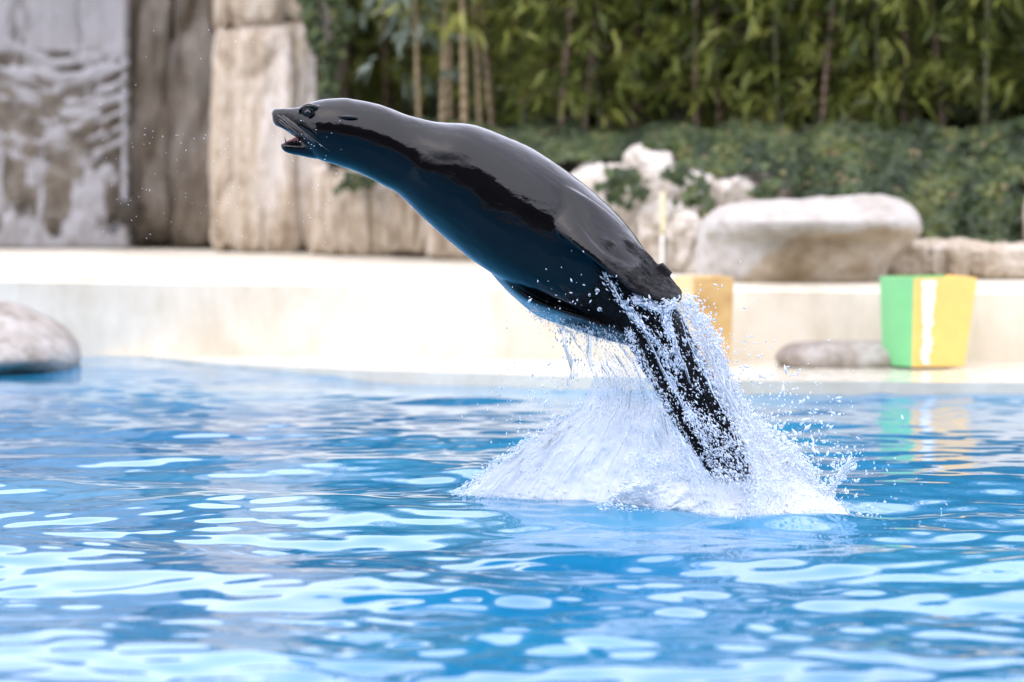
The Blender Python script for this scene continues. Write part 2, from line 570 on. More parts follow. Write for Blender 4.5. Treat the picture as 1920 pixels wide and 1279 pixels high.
# shallow shelf at the far side, its lip sinking away to the left
lip = [(1990, 743), (1700, 741), (1400, 738), (1200, 734), (1000, 727), (850, 720), (700, 711), (550, 699), (400, 686), (270, 670)]
plan, zt = [], []
for px, py in lip:
    z = 0.055 if px > 900 else 0.055 - 0.05 * (900 - px) / 640
    Y = floor_y(py, 0.0)
    plan.append(((px - 960) / F * Y, Y)); zt.append(z)
plan = [(12, 16.3), (4, 16.9)] + plan + [(-3.2, 21.0), (-3.2, 23), (12, 23)]
zt = [0.055, 0.055] + zt + [0.0, 0.0, 0.055]
sh = obj('pool_shelf', prism_mesh('pool_shelf', plan, -1.15, zt), M['shelf'])
tag(sh, kind='structure')

# low cream wall with the deck on top
wall_line = [(-12, 22.6), (-4.2, 20.75), (-2.6, 20.3), (-1.2, 19.85), (0.2, 19.4), (1.2, 19.05), (2.4, 18.75), (4.2, 18.3), (12, 17.2)]
zt2 = [0.385] * len(wall_line)
dk = obj('deck', prism_mesh('deck', wall_line + [(12, 32), (-12, 32)], -1.14, zt2 + [0.385, 0.385], 0.03), M['plaster'])
tag(dk, kind='structure')
# near side: deck the camera stands on, side decks
for nm, lo, hi in (('near_deck', (-30, -30, -1.1), (30, 1.7, 0.25)), ('side_deck_west', (-30, 1.7, -1.1), (-11.5, 32, 0.24)), ('side_deck_east', (11.5, 1.7, -1.1), (30, 32, 0.24))):
    tag(obj(nm, box_mesh(nm, lo, hi), M['deckgrey']), kind='structure')
# unseen roofed stand added behind the camera for its dark mirror band on the animal
def stand():
    parts = []
    bm = bmesh.new()
    def bx(lo, hi):
        r = bmesh.ops.create_cube(bm, size=1)
        for v in r['verts']:
            v.co = Vector([lo[i] + (v.co[i] + 0.5) * (hi[i] - lo[i]) for i in range(3)])
    for i in range(10):
        bx((-24, -4.5 - i * 0.9 - 0.9, 0.25), (24, -4.5 - i * 0.9, 0.7 + i * 0.42))
    bx((-24, -14.0, 0.25), (24, -13.5, 9.0))
    bx((-25, -14.2, 8.4), (25, -3.0, 8.9))
    for x in range(-24, 25, 8): bx((x - 0.15, -4.3, 0.25), (x + 0.15, -4.0, 8.4))
    me = bpy.data.meshes.new('unseen_stand'); bm.to_mesh(me); bm.free()
    return me
tag(obj('unseen_stand', stand(), M['stand']), kind='structure')

# planted bank behind the rocks
bx_ = np.linspace(-9, 12, 120); by_ = np.linspace(0, 1, 40)
BU, BV = np.meshgrid(bx_, by_, indexing='ij')
def bank_front(x): return np.interp(x, [-9, -3, -1.0, 0.0, 1.0, 1.6, 3, 12], [25.5, 25.0, 23.2, 22.1, 21.3, 20.9, 20.4, 19.5])
def bank_z(x, d):
    """height of the bank d metres behind its front line"""
    lowf = np.interp(x, [0.4, 1.45, 1.7, 12], [0.80, 0.72, 0.50, 0.50])
    return lowf + (1.0 - lowf) * sstep(d, 0.0, 1.9) + 0.10 * sstep(d, 2.0, 5.0)
D_ = BV ** 1.4 * 9.0
BX = BU; BY = bank_front(BU) + np.interp(BU, [-9, -1.5, -0.9, 0.5, 12], [2.5, 2.5, 0.9, 0.3, 0.25]) + D_
BZ = bank_z(BU, D_) + 0.05 * fbm(np.stack([BX * 2, BY * 2, BX * 0], -1), 4, 5)
BZ[:, 0] = 0.2
tag(obj('planted_bank', make_mesh('planted_bank', np.stack([BX, BY, BZ], -1).reshape(-1, 3), grid_faces(120, 40)), M['soil']), kind='structure')

# ------------------------------------------------------------------ rocks
CS = {}
def rock(name, lo, hi, material, label, cat='rock', n=36, power=5.0, amp=0.05, freq=2.0, vert=1.0, seed=0, group=None, crack=0.0, flat_bottom=True, parent=None):
    """round-cornered block between lo and hi, weathered with noise; vert<1 stretches the relief upright"""
    if n not in CS: CS[n] = cube_sphere(n)
    D, Q = CS[n]
    nrm = (np.abs(D) ** power).sum(1) ** (1 / power)
    U = D / nrm[:, None]
    lo = np.asarray(lo, float); hi = np.asarray(hi, float)
    c, h = (lo + hi) / 2, (hi - lo) / 2
    V = U * h
    nr = np.sign(U) * np.abs(U) ** (power - 1) / h
    nr /= np.linalg.norm(nr, axis=1)[:, None]
    q = (V + c) * np.array([1, 1, vert]) * freq
    d = fbm(q, 5, seed) * amp
    if crack:
        cr = np.abs(vnoise((V + c) * np.array([1.3, 1.3, 0.45]) * freq * 1.1, seed + 40))
        d -= crack * (1 - sstep(cr, 0.0, 0.13))
    V = V + nr * d[:, None]
    if flat_bottom: V[:, 2] = np.maximum(V[:, 2], -h[2])
    base = np.array([c[0], c[1], lo[2]])
    me = make_mesh(name, V + c - base, Q)
    o = obj(name, me, material, parent)
    o.location = base
    if parent is None: tag(o, label, cat, group)
    return o

def rock_px(name, x0, x1, y0, y1, Y, depth, material, label, zb=None, **kw):
    a = P(x0, y1, Y); b = P(x1, y0, Y)
    z0 = a[2] if zb is None else zb
    return rock(name, (a[0], Y, z0), (b[0], Y + depth, b[2]), material, label, **kw)

DK = 0.385
# waterfall wall: tall rock, water film running down it
wf = empty('waterfall_rock', (-2.9, 25.4, DK))
tag(wf, 'tall brown rock face with a thin sheet of water running down it', 'waterfall')
rk = rock('rock_face', (-6.4, 25.1, DK), (P(262, 0, 25.2)[0], 27.0, 3.4), M['rock_fall'], None, n=56, power=8, amp=0.16, freq=1.7, vert=0.8, seed=3, crack=0.05, parent=wf)
rk.location = Vector(rk.location) - wf.location
# film
nu, nv = 260, 260
fu, fv = np.linspace(0, 1, nu), np.linspace(0, 1, nv)
FU, FV = np.meshgrid(fu, fv, indexing='ij')
fx0, fx1 = -6.2, P(243, 0, 24.95)[0]
FX = fx0 + (fx1 - fx0) * FU
FZ = DK + 0.02 + FV * 2.95
pxx, pyy = PX(np.stack([FX, np.full_like(FX, 24.95), FZ], -1))
rel = 0.5 + 0.5 * fbm(np.stack([FX * 1.7, FX * 0, FZ * 1.36], -1), 5, 3)
wav = fbm(np.stack([FX * 8 + 1.2 * FZ, FX * 0, FZ * 22 + 2.5 * np.sin(FX * 4)], -1), 3, 21)
strand = fbm(np.stack([FX * 16, FX * 0, FZ * 0.8], -1), 4, 22)
blot = fbm(np.stack([FX * 14, FX * 0, FZ * 6], -1), 4, 23)
upper = sstep(FZ, 1.45, 1.7); low = 1 - sstep(FZ, 0.75, 1.15); mid = 1 - np.maximum(upper, low)
FY = 25.02 - 0.10 * rel - 0.03 * strand * upper - 0.05 * wav * mid - 0.05 * blot * low - 0.06 * (1 - FV)
dens = upper * (0.62 + 0.25 * strand) + mid * (0.46 + 0.85 * wav) + low * (0.44 + 0.8 * blot)
edge = np.exp(-((FX - fx1 + 0.03) / 0.025) ** 2)
dens = np.maximum(dens, 0.8 * edge)
dens += 0.5 * (1 - sstep(FZ, DK, DK + 0.12))
FY -= 0.05 * edge
fm = make_mesh('water_film', np.stack([FX, FY, FZ], -1).reshape(-1, 3), grid_faces(nu, nv))
fattr(fm, 'dens', dens.ravel())
uvl = fm.uv_layers.new(name='UVMap')
li = np.zeros(len(fm.loops), np.int32); fm.loops.foreach_get('vertex_index', li)
uvs = np.stack([FX.ravel() * 0.45, FZ.ravel() * 0.3], 1)[li]
uvl.data.foreach_set('uv', uvs.ravel().astype(np.float32))
fo = obj('water_film', fm, M['film'], wf)
fo.location = -Vector(wf.location)

rock_px('wet_rock', 236, 330, -420, 471, 25.0, 1.4, M['rock_wet'], 'dark wet brown rock face beside the running water', zb=DK, cat='rock', n=50, power=8, amp=0.14, freq=2.6, vert=0.55, seed=8, crack=0.05)
rock_px('wet_rock', 318, 412, -400, 474, 24.85, 1.4, M['rock_wet'], 'dark wet brown rock face against the pale rock pillar', zb=DK, cat='rock', n=50, power=8, amp=0.13, freq=3.0, vert=0.5, seed=9, crack=0.05)
rock_px('dark_lump', 218, 266, 372, 424, 24.72, 0.25, M['soil'], 'small dark lump at the foot of the running water', n=18, power=2.4, amp=0.03, freq=14, seed=19, flat_bottom=False)  # small rounded lump in the dark soil colour
# pale pillar: several stacked and standing slabs
pil = empty('rock_pillar', (P(500, 480, 24.2)[0], 24.4, DK))
tag(pil, 'tall pale streaked rock pillar between the dark wet rock and the bamboo', 'rock')
for (x0, x1, y0, y1, Y, sd) in ((394, 500, 38, 482, 24.2, 1), (440, 560, 44, 486, 24.1, 2), (505, 606, 34, 488, 24.14, 3), (398, 450, -300, 60, 24.24, 4), (436, 530, -300, 55, 24.15, 5), (508, 600, -300, 48, 24.18, 6), (570, 640, -300, 200, 24.4, 7)):
    a = P(x0, y1, Y); b = P(x1, y0, Y)
    o = rock('slab', (a[0], Y, max(DK, a[2]) if y1 < 400 else DK), (b[0], Y + 1.0, b[2]), M['rock_column'], None, n=40, power=9, amp=0.075, freq=3.6, vert=0.35, seed=60 + sd, crack=0.025, parent=pil)
    o.location = Vector(o.location) - pil.location
# low rock wall under the animal, towards the boulder
LOW = [(580, 618, 300, 490, 23.75, 'narrow pale slab with a dark crack beside the rock pillar'),
       (602, 700, 330, 492, 23.5, 'pale slab in the low rock wall beside the rock pillar'),
       (670, 742, 342, 494, 23.42, 'second pale slab of the low rock wall from the pillar'),
       (722, 840, 350, 498, 23.1, 'third pale slab of the low rock wall from the pillar'),
       (800, 940, 352, 502, 22.8, 'wide pale slab of the low rock wall under the sea lion'),
       (895, 1030, 350, 506, 22.4, 'pale slab of the low rock wall hidden behind the sea lion')]
for i, (x0, x1, y0, y1, Y, lb) in enumerate(LOW):
    rock_px('wall_rock', x0, x1, y0, y1, Y, 0.9, M['rock_column'], lb, zb=DK, n=34, power=9, amp=0.10, freq=3.0, vert=0.4, seed=80 + i, crack=0.02, group='rocks of the low wall under the ivy')
CL = [(1000, 1140, 345, 512, 21.6, 'pale rock of the ivy wall touching the sea lion\'s back outline', 100),
      (1100, 1225, 328, 522, 21.35, 'pale rock with ivy trailing down beside the yellow stake', 101),
      (1186, 1272, 300, 440, 21.25, 'tall white pointed rock under the ivy above the yellow stake', 102),
      (1240, 1345, 335, 470, 21.3, 'white cracked rock just right of the yellow stake', 103),
      (1318, 1425, 345, 470, 21.2, 'white rock above the left end of the large boulder', 104),
      (1395, 1490, 332, 440, 21.3, 'small white rock touching the ivy above the large boulder', 105),
      (1195, 1320, 385, 524, 20.9, 'smooth cream rock below the yellow stake', 106),
      (1255, 1350, 400, 522, 20.6, 'pale rounded rock wedged against the left end of the large boulder', 107),
      (1640, 1800, 455, 528, 19.9, 'low tan rock behind the right end of the large boulder', 108),
      (1780, 1960, 462, 530, 19.8, 'low tan rock below the hanging ivy behind the painted podium', 109)]
for (x0, x1, y0, y1, Y, lb, sd) in CL:
    rock_px('wall_rock', x0, x1, y0 - (14 if sd < 106 else 0), y1, Y - (0.32 if sd < 106 else 0.1), 0.9, M['rock_tan'] if sd > 107 else M['rock_pale'], lb, zb=None if y1 < 480 else DK, n=34, power=7 if sd < 108 else 9, amp=0.10 if sd < 108 else 0.05, freq=5.0, seed=sd, crack=0.04, group='rocks of the low wall under the ivy')
# rest of the wall outside the picture, so the place goes on
rock('wall_rock', (2.55, 19.6, DK), (3.6, 20.6, 0.9), M['rock_tan'], 'long tan rock at the far end of the ivy wall', n=24, power=4, amp=0.1, freq=3, seed=120, group='rocks of the low wall under the ivy')

# stacked-ring stones: level = (row, x0, x1, front Y, back Y)
def ring_stone(name, levels, material, label, cat, n=70, seg=110, amp=0.02, freq=6, seed=0, power=2.8, flank=None):
    Lv = catmull(np.array(levels, float), n)
    C, A, B = [], [], []
    for (py, x0, x1, y0, y1) in Lv:
        l, r = P(x0, py, (y0 + y1) / 2), P(x1, py, (y0 + y1) / 2)
        c = (l + r) / 2
        C.append(c); A.append((r - l) / 2); B.append(np.array([0, (y1 - y0) / 2, 0]))
    C, A, B = map(np.array, (C, A, B))
    V, Q, T = loft(C, A, B, seg, power)
    ctr = V.mean(0)
    d = V - ctr
    d /= np.linalg.norm(d, axis=1)[:, None]
    V = V + d * (fbm(V * freq, 5, seed) * amp)[:, None]
    base = np.array([ctr[0], ctr[1], V[:, 2].min()])
    me = make_mesh(name, V - base, [Q, T])
    if flank is not None: fattr(me, 'flank', flank(V))
    bm = bmesh.new(); bm.from_mesh(me); bmesh.ops.recalc_face_normals(bm, faces=bm.faces[:]); bm.to_mesh(me); bm.free()
    o = obj(name, me, material); o.location = base
    tag(o, label, cat)
    return o
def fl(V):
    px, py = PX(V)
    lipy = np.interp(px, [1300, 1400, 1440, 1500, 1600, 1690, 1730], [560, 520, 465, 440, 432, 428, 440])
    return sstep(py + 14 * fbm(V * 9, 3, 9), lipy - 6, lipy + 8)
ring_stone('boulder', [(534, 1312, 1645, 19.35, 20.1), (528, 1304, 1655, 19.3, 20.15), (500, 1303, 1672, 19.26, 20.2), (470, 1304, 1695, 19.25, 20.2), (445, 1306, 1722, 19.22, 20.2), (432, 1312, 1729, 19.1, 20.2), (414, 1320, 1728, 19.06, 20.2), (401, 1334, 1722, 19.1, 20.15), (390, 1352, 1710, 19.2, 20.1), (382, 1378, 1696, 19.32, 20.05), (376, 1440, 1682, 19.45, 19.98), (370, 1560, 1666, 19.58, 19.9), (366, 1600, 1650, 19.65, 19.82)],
           M['boulder'], 'large long boulder with pale top and rough tan underside on the deck', 'boulder', seed=31, amp=0.055, freq=4.5, power=2.15, flank=fl)
ring_stone('boulder', [(700, -120, 140, 18.7, 19.55), (690, -140, 143, 18.6, 19.6), (668, -150, 146, 18.5, 19.6), (640, -150, 138, 18.55, 19.6), (612, -140, 112, 18.65, 19.5), (588, -110, 70, 18.8, 19.4), (572, -80, 25, 18.95, 19.3), (566, -50, -10, 19.05, 19.2)],
           M['rock_grey'], 'smooth rounded grey boulder standing in the pool water', 'boulder', seed=32, amp=0.03, power=2.4)
ring_stone('stone', [(690, 1470, 1730, 18.35, 18.85), (682, 1455, 1740, 18.32, 18.85), (668, 1452, 1740, 18.32, 18.85), (655, 1462, 1735, 18.36, 18.8), (645, 1482, 1725, 18.42, 18.75), (640, 1510, 1700, 18.5, 18.7)],
           M['rock_grey'], 'low flat grey stone on the wet shelf beside the painted podium', 'stone', seed=33, amp=0.02, power=2.6)

# ------------------------------------------------------------------ painted podium, tan box, stake
def podium(name, base, corners_t, corners_b, z0, z1, face_mats, label, cat, group=None, names=None, top_mat=None):
    """tapered upright box: each face panel its own child; corners as (x,y) seen from above, in order"""
    root = empty(name, base)
    tag(root, label, cat, group)
    n = len(corners_t)
    base = np.array(base)
    for i in range(n):
        j = (i + 1) % n
        nu, nv = 14, 10
        u, v = np.meshgrid(np.linspace(0, 1, nu), np.linspace(0, 1, nv), indexing='ij')
        b0, b1, t0, t1 = (np.array(c, float) for c in (corners_b[i], corners_b[j], corners_t[i], corners_t[j]))
        XY = (b0 * (1 - u[..., None]) + b1 * u[..., None]) * (1 - v[..., None]) + (t0 * (1 - u[..., None]) + t1 * u[..., None]) * v[..., None]
        nrm = np.array([(t1 - t0)[1], -(t1 - t0)[0]]); nrm /= np.linalg.norm(nrm)
        XY = XY + nrm * (0.012 * (1 - (2 * u - 1) ** 2))[..., None]
        Z = z0 + (z1 - z0) * v
        Vo = np.stack([XY[..., 0], XY[..., 1], Z], -1)
        Vi = Vo - np.array([nrm[0], nrm[1], 0]) * 0.014
        a = grid_faces(nu, nv)
        Vv = np.vstack([Vo.reshape(-1, 3), Vi.reshape(-1, 3)]) - base
        k = nu * nv
        rim = np.concatenate([np.arange(nu) * nv, (nu - 1) * nv + np.arange(1, nv), np.arange(nu - 2, -1, -1) * nv + nv - 1, np.arange(nv - 2, 0, -1)])
        r2 = np.roll(rim, -1)
        side = np.stack([rim, rim + k, r2 + k, r2], 1)
        o = obj('panel' if names is None else names[i], make_mesh('panel', Vv, [a, a[:, ::-1] + k, side]), face_mats[i], root)
        o.data.polygons.foreach_set('use_smooth', [False] * len(o.data.polygons))
    me = prism_mesh('top', [tuple(np.array(c) * 0.97 + np.mean(corners_t, 0) * 0.03 - base[:2]) for c in corners_t], z1 - base[2] - 0.03, z1 - base[2] - 0.012)
    obj('top', me, top_mat or face_mats[0], root)
    return root
ZS = 0.055
Yb = 18.25
def X_(px, Y): return (px - 960) / F * Y
zt_ = P(1712, 521, Yb)[2]
ct = [(X_(1650, 18.45), 18.45), (X_(1714, 18.17), 18.17), (X_(1833, 18.27), 18.27), (X_(1775, 18.62), 18.62)]
cb = [(X_(1655, 18.43), 18.43), (X_(1711, 18.19), 18.19), (X_(1810, 18.27), 18.27), (X_(1768, 18.58), 18.58)]
pod = podium('podium', (X_(1740, 18.35), 18.35, ZS), ct, cb, ZS - 0.004, zt_, [M['green_paint'], M['yellow_paint'], M['yellow_paint'], M['green_paint']],
             'tapered training podium with one green side and one yellow side', 'podium', names=['side_panel'] * 4, top_mat=M['yellow_paint'])
# worn white strip down the yellow side
def strip():
    n = 26
    r = np.random.default_rng(5)
    top0, top1 = np.array(ct[1]), np.array(ct[2])
    bot0, bot1 = np.array(cb[1]), np.array(cb[2])
    nrm = np.array([(top1 - top0)[1], -(top1 - top0)[0]]); nrm /= np.linalg.norm(nrm)
    V = []
    for i in range(n):
        v = 0.02 + 0.955 * i / (n - 1)
        wob = r.uniform(-0.03, 0.03, 2)
        for s_, off in ((0.12 + 0.06 * (1 - v), wob[0]), (0.33 - 0.03 * (1 - v), wob[1])):
            u = s_ + off * (1.3 if v < 0.5 else 0.5)
            xy = (bot0 * (1 - u) + bot1 * u) * (1 - v) + (top0 * (1 - u) + top1 * u) * v
            xy = xy + nrm * (0.012 * (1 - (2 * u - 1) ** 2) + 0.003)
            V.append((xy[0], xy[1], ZS + (zt_ - ZS) * v))
    V = np.array(V) - np.array([X_(1740, 18.35), 18.35, ZS])
    Q = np.array([[2 * i, 2 * i + 1, 2 * i + 3, 2 * i + 2] for i in range(n - 1)])
    return make_mesh('white_strip', V, Q, False)
tag(obj('white_strip', strip(), M['white_paint'], pod), 'worn white strip running down the yellow side')
ct2 = [(X_(1262, 18.75), 18.75), (X_(1300, 18.45), 18.45), (X_(1376, 18.5), 18.5), (X_(1340, 18.85), 18.85)]
cb2 = [(X_(1266, 18.73), 18.73), (X_(1302, 18.47), 18.47), (X_(1371, 18.5), 18.5), (X_(1336, 18.82), 18.82)]
podium('podium', (X_(1320, 18.6), 18.6, ZS), ct2, cb2, ZS - 0.004, P(1320, 522, 18.45)[2], [M['tan_light'], M['tan_panel'], M['tan_panel'], M['tan_light']],
       'tan podium behind the sea lion\'s tail with pale and ochre sides', 'podium', names=['side_panel'] * 4, top_mat=M['tan_light'])
YS = 20.6
b = P(1243, 362, YS); m_ = P(1243, 440, YS); a = np.array([b[0] - 0.004, YS, DK])
st = empty('stake', tuple(a))
for nm, p0, p1, r_, mt in (('lower_post', a, m_, 0.0105, M['white_paint']), ('upper_post', m_, b, 0.0125, M['stake'])):
    V, Q, T = tube([p0, p0 * 0.5 + p1 * 0.5, p1], [r_, r_, r_ * 0.95], 10, 6)
    obj(nm, make_mesh(nm, V - a, [Q, T]), mt, st)
tag(st, 'thin stake with pale yellow top standing before the white rocks', 'stake')

# ------------------------------------------------------------------ bamboo
def leaves_mesh(name, pos, dirs, lens, wid, tint, curl=0.18, seed=0):
    """bent lance leaves, 6 triangles each"""
    n = len(pos)
    r = np.random.default_rng(seed)
    d = dirs / np.linalg.norm(dirs, axis=1)[:, None]
    side = np.cross(d, r.normal(size=(n, 3)) * 0.5 + np.array([0, 0, 1.0]))
    side /= np.linalg.norm(side, axis=1)[:, None] + 1e-9
    L, W = lens[:, None], wid[:, None]
    dn = np.array([0, 0, -1.0]) * curl
    p0 = pos
    p1 = pos + d * L * 0.3 + dn * L * 0.05
    p2 = pos + d * L * 0.68 + dn * L * 0.35
    p3 = pos + d * L + dn * L * 0.9
    V = np.stack([p0, p1 - side * W * 0.5, p1 + side * W * 0.5, p2 - side * W * 0.42, p2 + side * W * 0.42, p3], 1).reshape(-1, 3)
    o = np.arange(n)[:, None] * 6
    T = np.vstack([o + np.array([[0, 1, 2]]), o + np.array([[3, 5, 4]])])
    Q = o + np.array([[1, 3, 4, 2]])
    me = make_mesh(name, V, [Q, T])
    fattr(me, 'tint', np.repeat(np.clip(tint, 0, 1), 6))
    return me

def bamboo_variant(seed, H=2.8, r0=0.02, nleaf=900, lowstart=0.25, big=1.0, lean=0.25):
    r = np.random.default_rng(seed)
    pts, rad = [], []
    ang = r.uniform(0, 6.28); ln = r.uniform(0.2, 1) * lean
    nz = 40
    for i in range(nz):
        z = H * i / (nz - 1)
        off = ln * (z / H) ** 2 * 1.3
        pts.append((math.cos(ang) * off, math.sin(ang) * off, z - 0.05))
        rad.append(r0 * (1 - 0.75 * z / H))
    pts = np.array(pts); rad = np.array(rad)
    P2, R2 = [], []
    for i in range(nz - 1):                       # swollen nodes
        for f, k in ((0.0, 1.28), (0.12, 0.97), (0.88, 0.97)):
            P2.append(pts[i] * (1 - f) + pts[i + 1] * f); R2.append((rad[i] * (1 - f) + rad[i + 1] * f) * k)
    V, Q, T = tube(np.array(P2), np.array(R2), 8)
    culm = make_mesh('culm', V, [Q, T])
    # leaf sprays
    ns = nleaf // 6
    u = r.random(ns)
    z = np.where(r.random(ns) < 0.55, lowstart + (1.5 - lowstart) * u ** 0.8, 1.2 + (H - 1.2) * u)
    idx = np.clip((z / H * (nz - 1)).astype(int), 0, nz - 1)
    th = r.uniform(0, 2 * math.pi, ns)
    rr = r.uniform(0.05, 0.42, ns)
    sp = pts[idx] + np.stack([np.cos(th) * rr, np.sin(th) * rr, r.uniform(-0.05, 0.05, ns)], 1)
    pos, dr, ln_, wd, ti = [], [], [], [], []
    for k in range(ns):
        base_t = r.uniform(0.15, 0.95)
        out = np.array([math.cos(th[k]), math.sin(th[k]), 0])
        for q in range(r.integers(4, 9)):
            a = r.normal(0, 0.65)
            o2 = np.array([math.cos(th[k] + a), math.sin(th[k] + a), 0])
            pos.append(sp[k] + r.normal(0, 0.025, 3)); dr.append(o2 * r.uniform(0.45, 1.1) + np.array([0, 0, r.uniform(-1.0, 0.25)]))
            ln_.append(r.uniform(0.08, 0.165) * big); wd.append(r.uniform(0.016, 0.026) * big); ti.append(base_t + r.normal(0, 0.14))
    lv = leaves_mesh('foliage', np.array(pos), np.array(dr), np.array(ln_), np.array(wd), np.array(ti), 0.2, seed)
    # thin side branches
    br = []
    for k in range(0, ns, 3):
        p0 = pts[idx[k]]; p1 = sp[k]
        br.append(tube(np.array([p0, (p0 + p1) / 2 + np.array([0, 0, 0.04]), p1]), [0.003, 0.0025, 0.0015], 4))
    V, Q, T = join_parts(br)
    return culm, lv, make_mesh('branches', V, [Q, T])

KINDS = {
    'green': ('slender green bamboo standing in the dark thicket', [bamboo_variant(s_, r0=r_, nleaf=1000, lowstart=ls_) for s_, r_, ls_ in ((1, 0.015, 0.2), (2, 0.018, 0.35), (3, 0.013, 0.1), (4, 0.02, 0.45))], M['culm_green'], M['leaf']),
    'brown': ('brown stemmed bamboo with bare lower stem in the thicket', [bamboo_variant(s_, r0=r_, nleaf=720, lowstart=0.4, lean=0.7) for s_, r_ in ((11, 0.022), (12, 0.026))], M['culm_brown'], M['leaf']),
    'tan': ('thick dry tan bamboo stem with few leaves', [bamboo_variant(s_, r0=r_, nleaf=300, lowstart=0.9, lean=0.05) for s_, r_ in ((21, 0.024), (22, 0.019))], M['culm_tan'], M['leaf']),
    'pale': ('bamboo with pale grey green drooping leaves', [bamboo_variant(31, r0=0.015, nleaf=420, lowstart=0.72, big=1.1)], M['culm_tan'], M['leaf_pale']),
}
first = {}
def plant(kind, x, y, i, rot, sc_=1.0):
    lab, vs, cm, lm = KINDS[kind]
    culm, lv, br = vs[i % len(vs)]
    z = float(bank_z(np.array(x), np.array(max(0.0, y - bank_front(x))))) - 0.03
    root = empty('bamboo', (x, y, z))
    root.rotation_euler = (0.05 * math.sin(rot * 7), 0.07 * math.sin(rot * 13), rot)
    root.scale = (sc_,) * 3
    ppx = 960 + F * x / y
    where = ('behind the pale rock pillar' if ppx < 640 else 'beside the pale rock pillar' if ppx < 800 else 'above the sea lion\'s back' if ppx < 1130 else 'above the white rocks and yellow stake' if ppx < 1480 else 'above the large boulder' if ppx < 1720 else 'above the painted podium')
    row = 'at the front of the thicket' if y - bank_front(x) < 2.0 else 'deeper in the thicket'
    lab = {'green': 'slender green bamboo', 'brown': 'brown stemmed bamboo', 'tan': 'dry tan bamboo stem with few leaves', 'pale': 'bamboo with pale grey green drooping leaves'}[kind] + ' ' + where + (' ' + row if kind in ('green', 'brown') else '')
    tag(root, lab, 'bamboo', lab.replace('bamboo', 'bamboos', 1))
    for nm, me, mt in (('culm', culm, cm), ('foliage', lv, lm), ('branches', br, cm)):
        o = bpy.data.objects.new(nm, me)
        col.objects.link(o)
        if not me.materials: me.materials.append(mt)
        o.parent = root
        if nm == 'branches': o['kind'] = 'stuff'
rb = random.Random(5)
for px, Y in ((826, 22.9), (872, 22.75), (905, 23.0), (930, 23.3), (845, 23.5)):
    plant('tan', X_(px, Y), Y, int(px), rb.uniform(0, 6))
for px, Y in ((1052, 22.7), (1090, 22.8), (1185, 23.0), (1310, 22.6), (1352, 22.7), (1372, 22.9), (1465, 22.8), (1690, 22.3), (1770, 22.2), (1140, 23.4), (1420, 23.3), (1590, 22.8), (1850, 22.6)):
    plant('brown', X_(px, Y), Y, int(px), rb.uniform(0, 6))
for px, Y in ((790, 22.9),):
    plant('pale', X_(px, Y), Y, 0, rb.uniform(0, 6), 0.97)
for row, (y0, y1, step, xa, xb) in enumerate(((0.9, 1.5, 0.26, -1.15, 4.6), (1.6, 2.4, 0.28, -1.2, 5.0), (2.5, 3.6, 0.34, -4.5, 5.5), (3.6, 5.0, 0.42, -6, 6.5))):
    x = xa
    while x < xb:
        xx = x + rb.uniform(-0.1, 0.1)
        yy = bank_front(xx) + rb.uniform(y0, y1) + (0.9 if xx < -0.2 else 0.4)
        if xx < -0.95: yy = max(yy, 25.6)
        plant('green' if rb.random() < 0.8 else 'brown', xx, float(yy), rb.randrange(100), rb.uniform(0, 6.28), rb.uniform(0.85, 1.15))
        x += step * rb.uniform(0.75, 1.25)

# dark leaf mass added to stand for the shaded depth behind the bamboo
n = 26000
hp = np.stack([RNG.uniform(-9, 12, n), 29.4 + RNG.random(n) ** 2 * 1.0, RNG.uniform(0.8, 3.9, n)], 1)
hp[:, 1] += 0.5 * fbm(hp * np.array([0.8, 0, 0.8]), 3, 7)
hd = RNG.normal(size=(n, 3)) + np.array([0, -1.2, -0.3])
hm = leaves_mesh('backing', hp, hd, RNG.uniform(0.18, 0.32, n), RNG.uniform(0.09, 0.15, n), RNG.random(n) * 0.8, 0.1, 4)
backing = obj('backing', hm, M['backing'])
tag(backing, 'dark evergreen hedge added to darken the gaps behind the bamboo', 'backing', kind='stuff')
bk = obj('dark_backing_box', box_mesh('dark_backing_box', (-14, 30.3, -1), (16, 34, 3.5)), M['soil'])  # solid dark box added behind the leaves to keep the gaps dark
tag(bk, kind='structure')

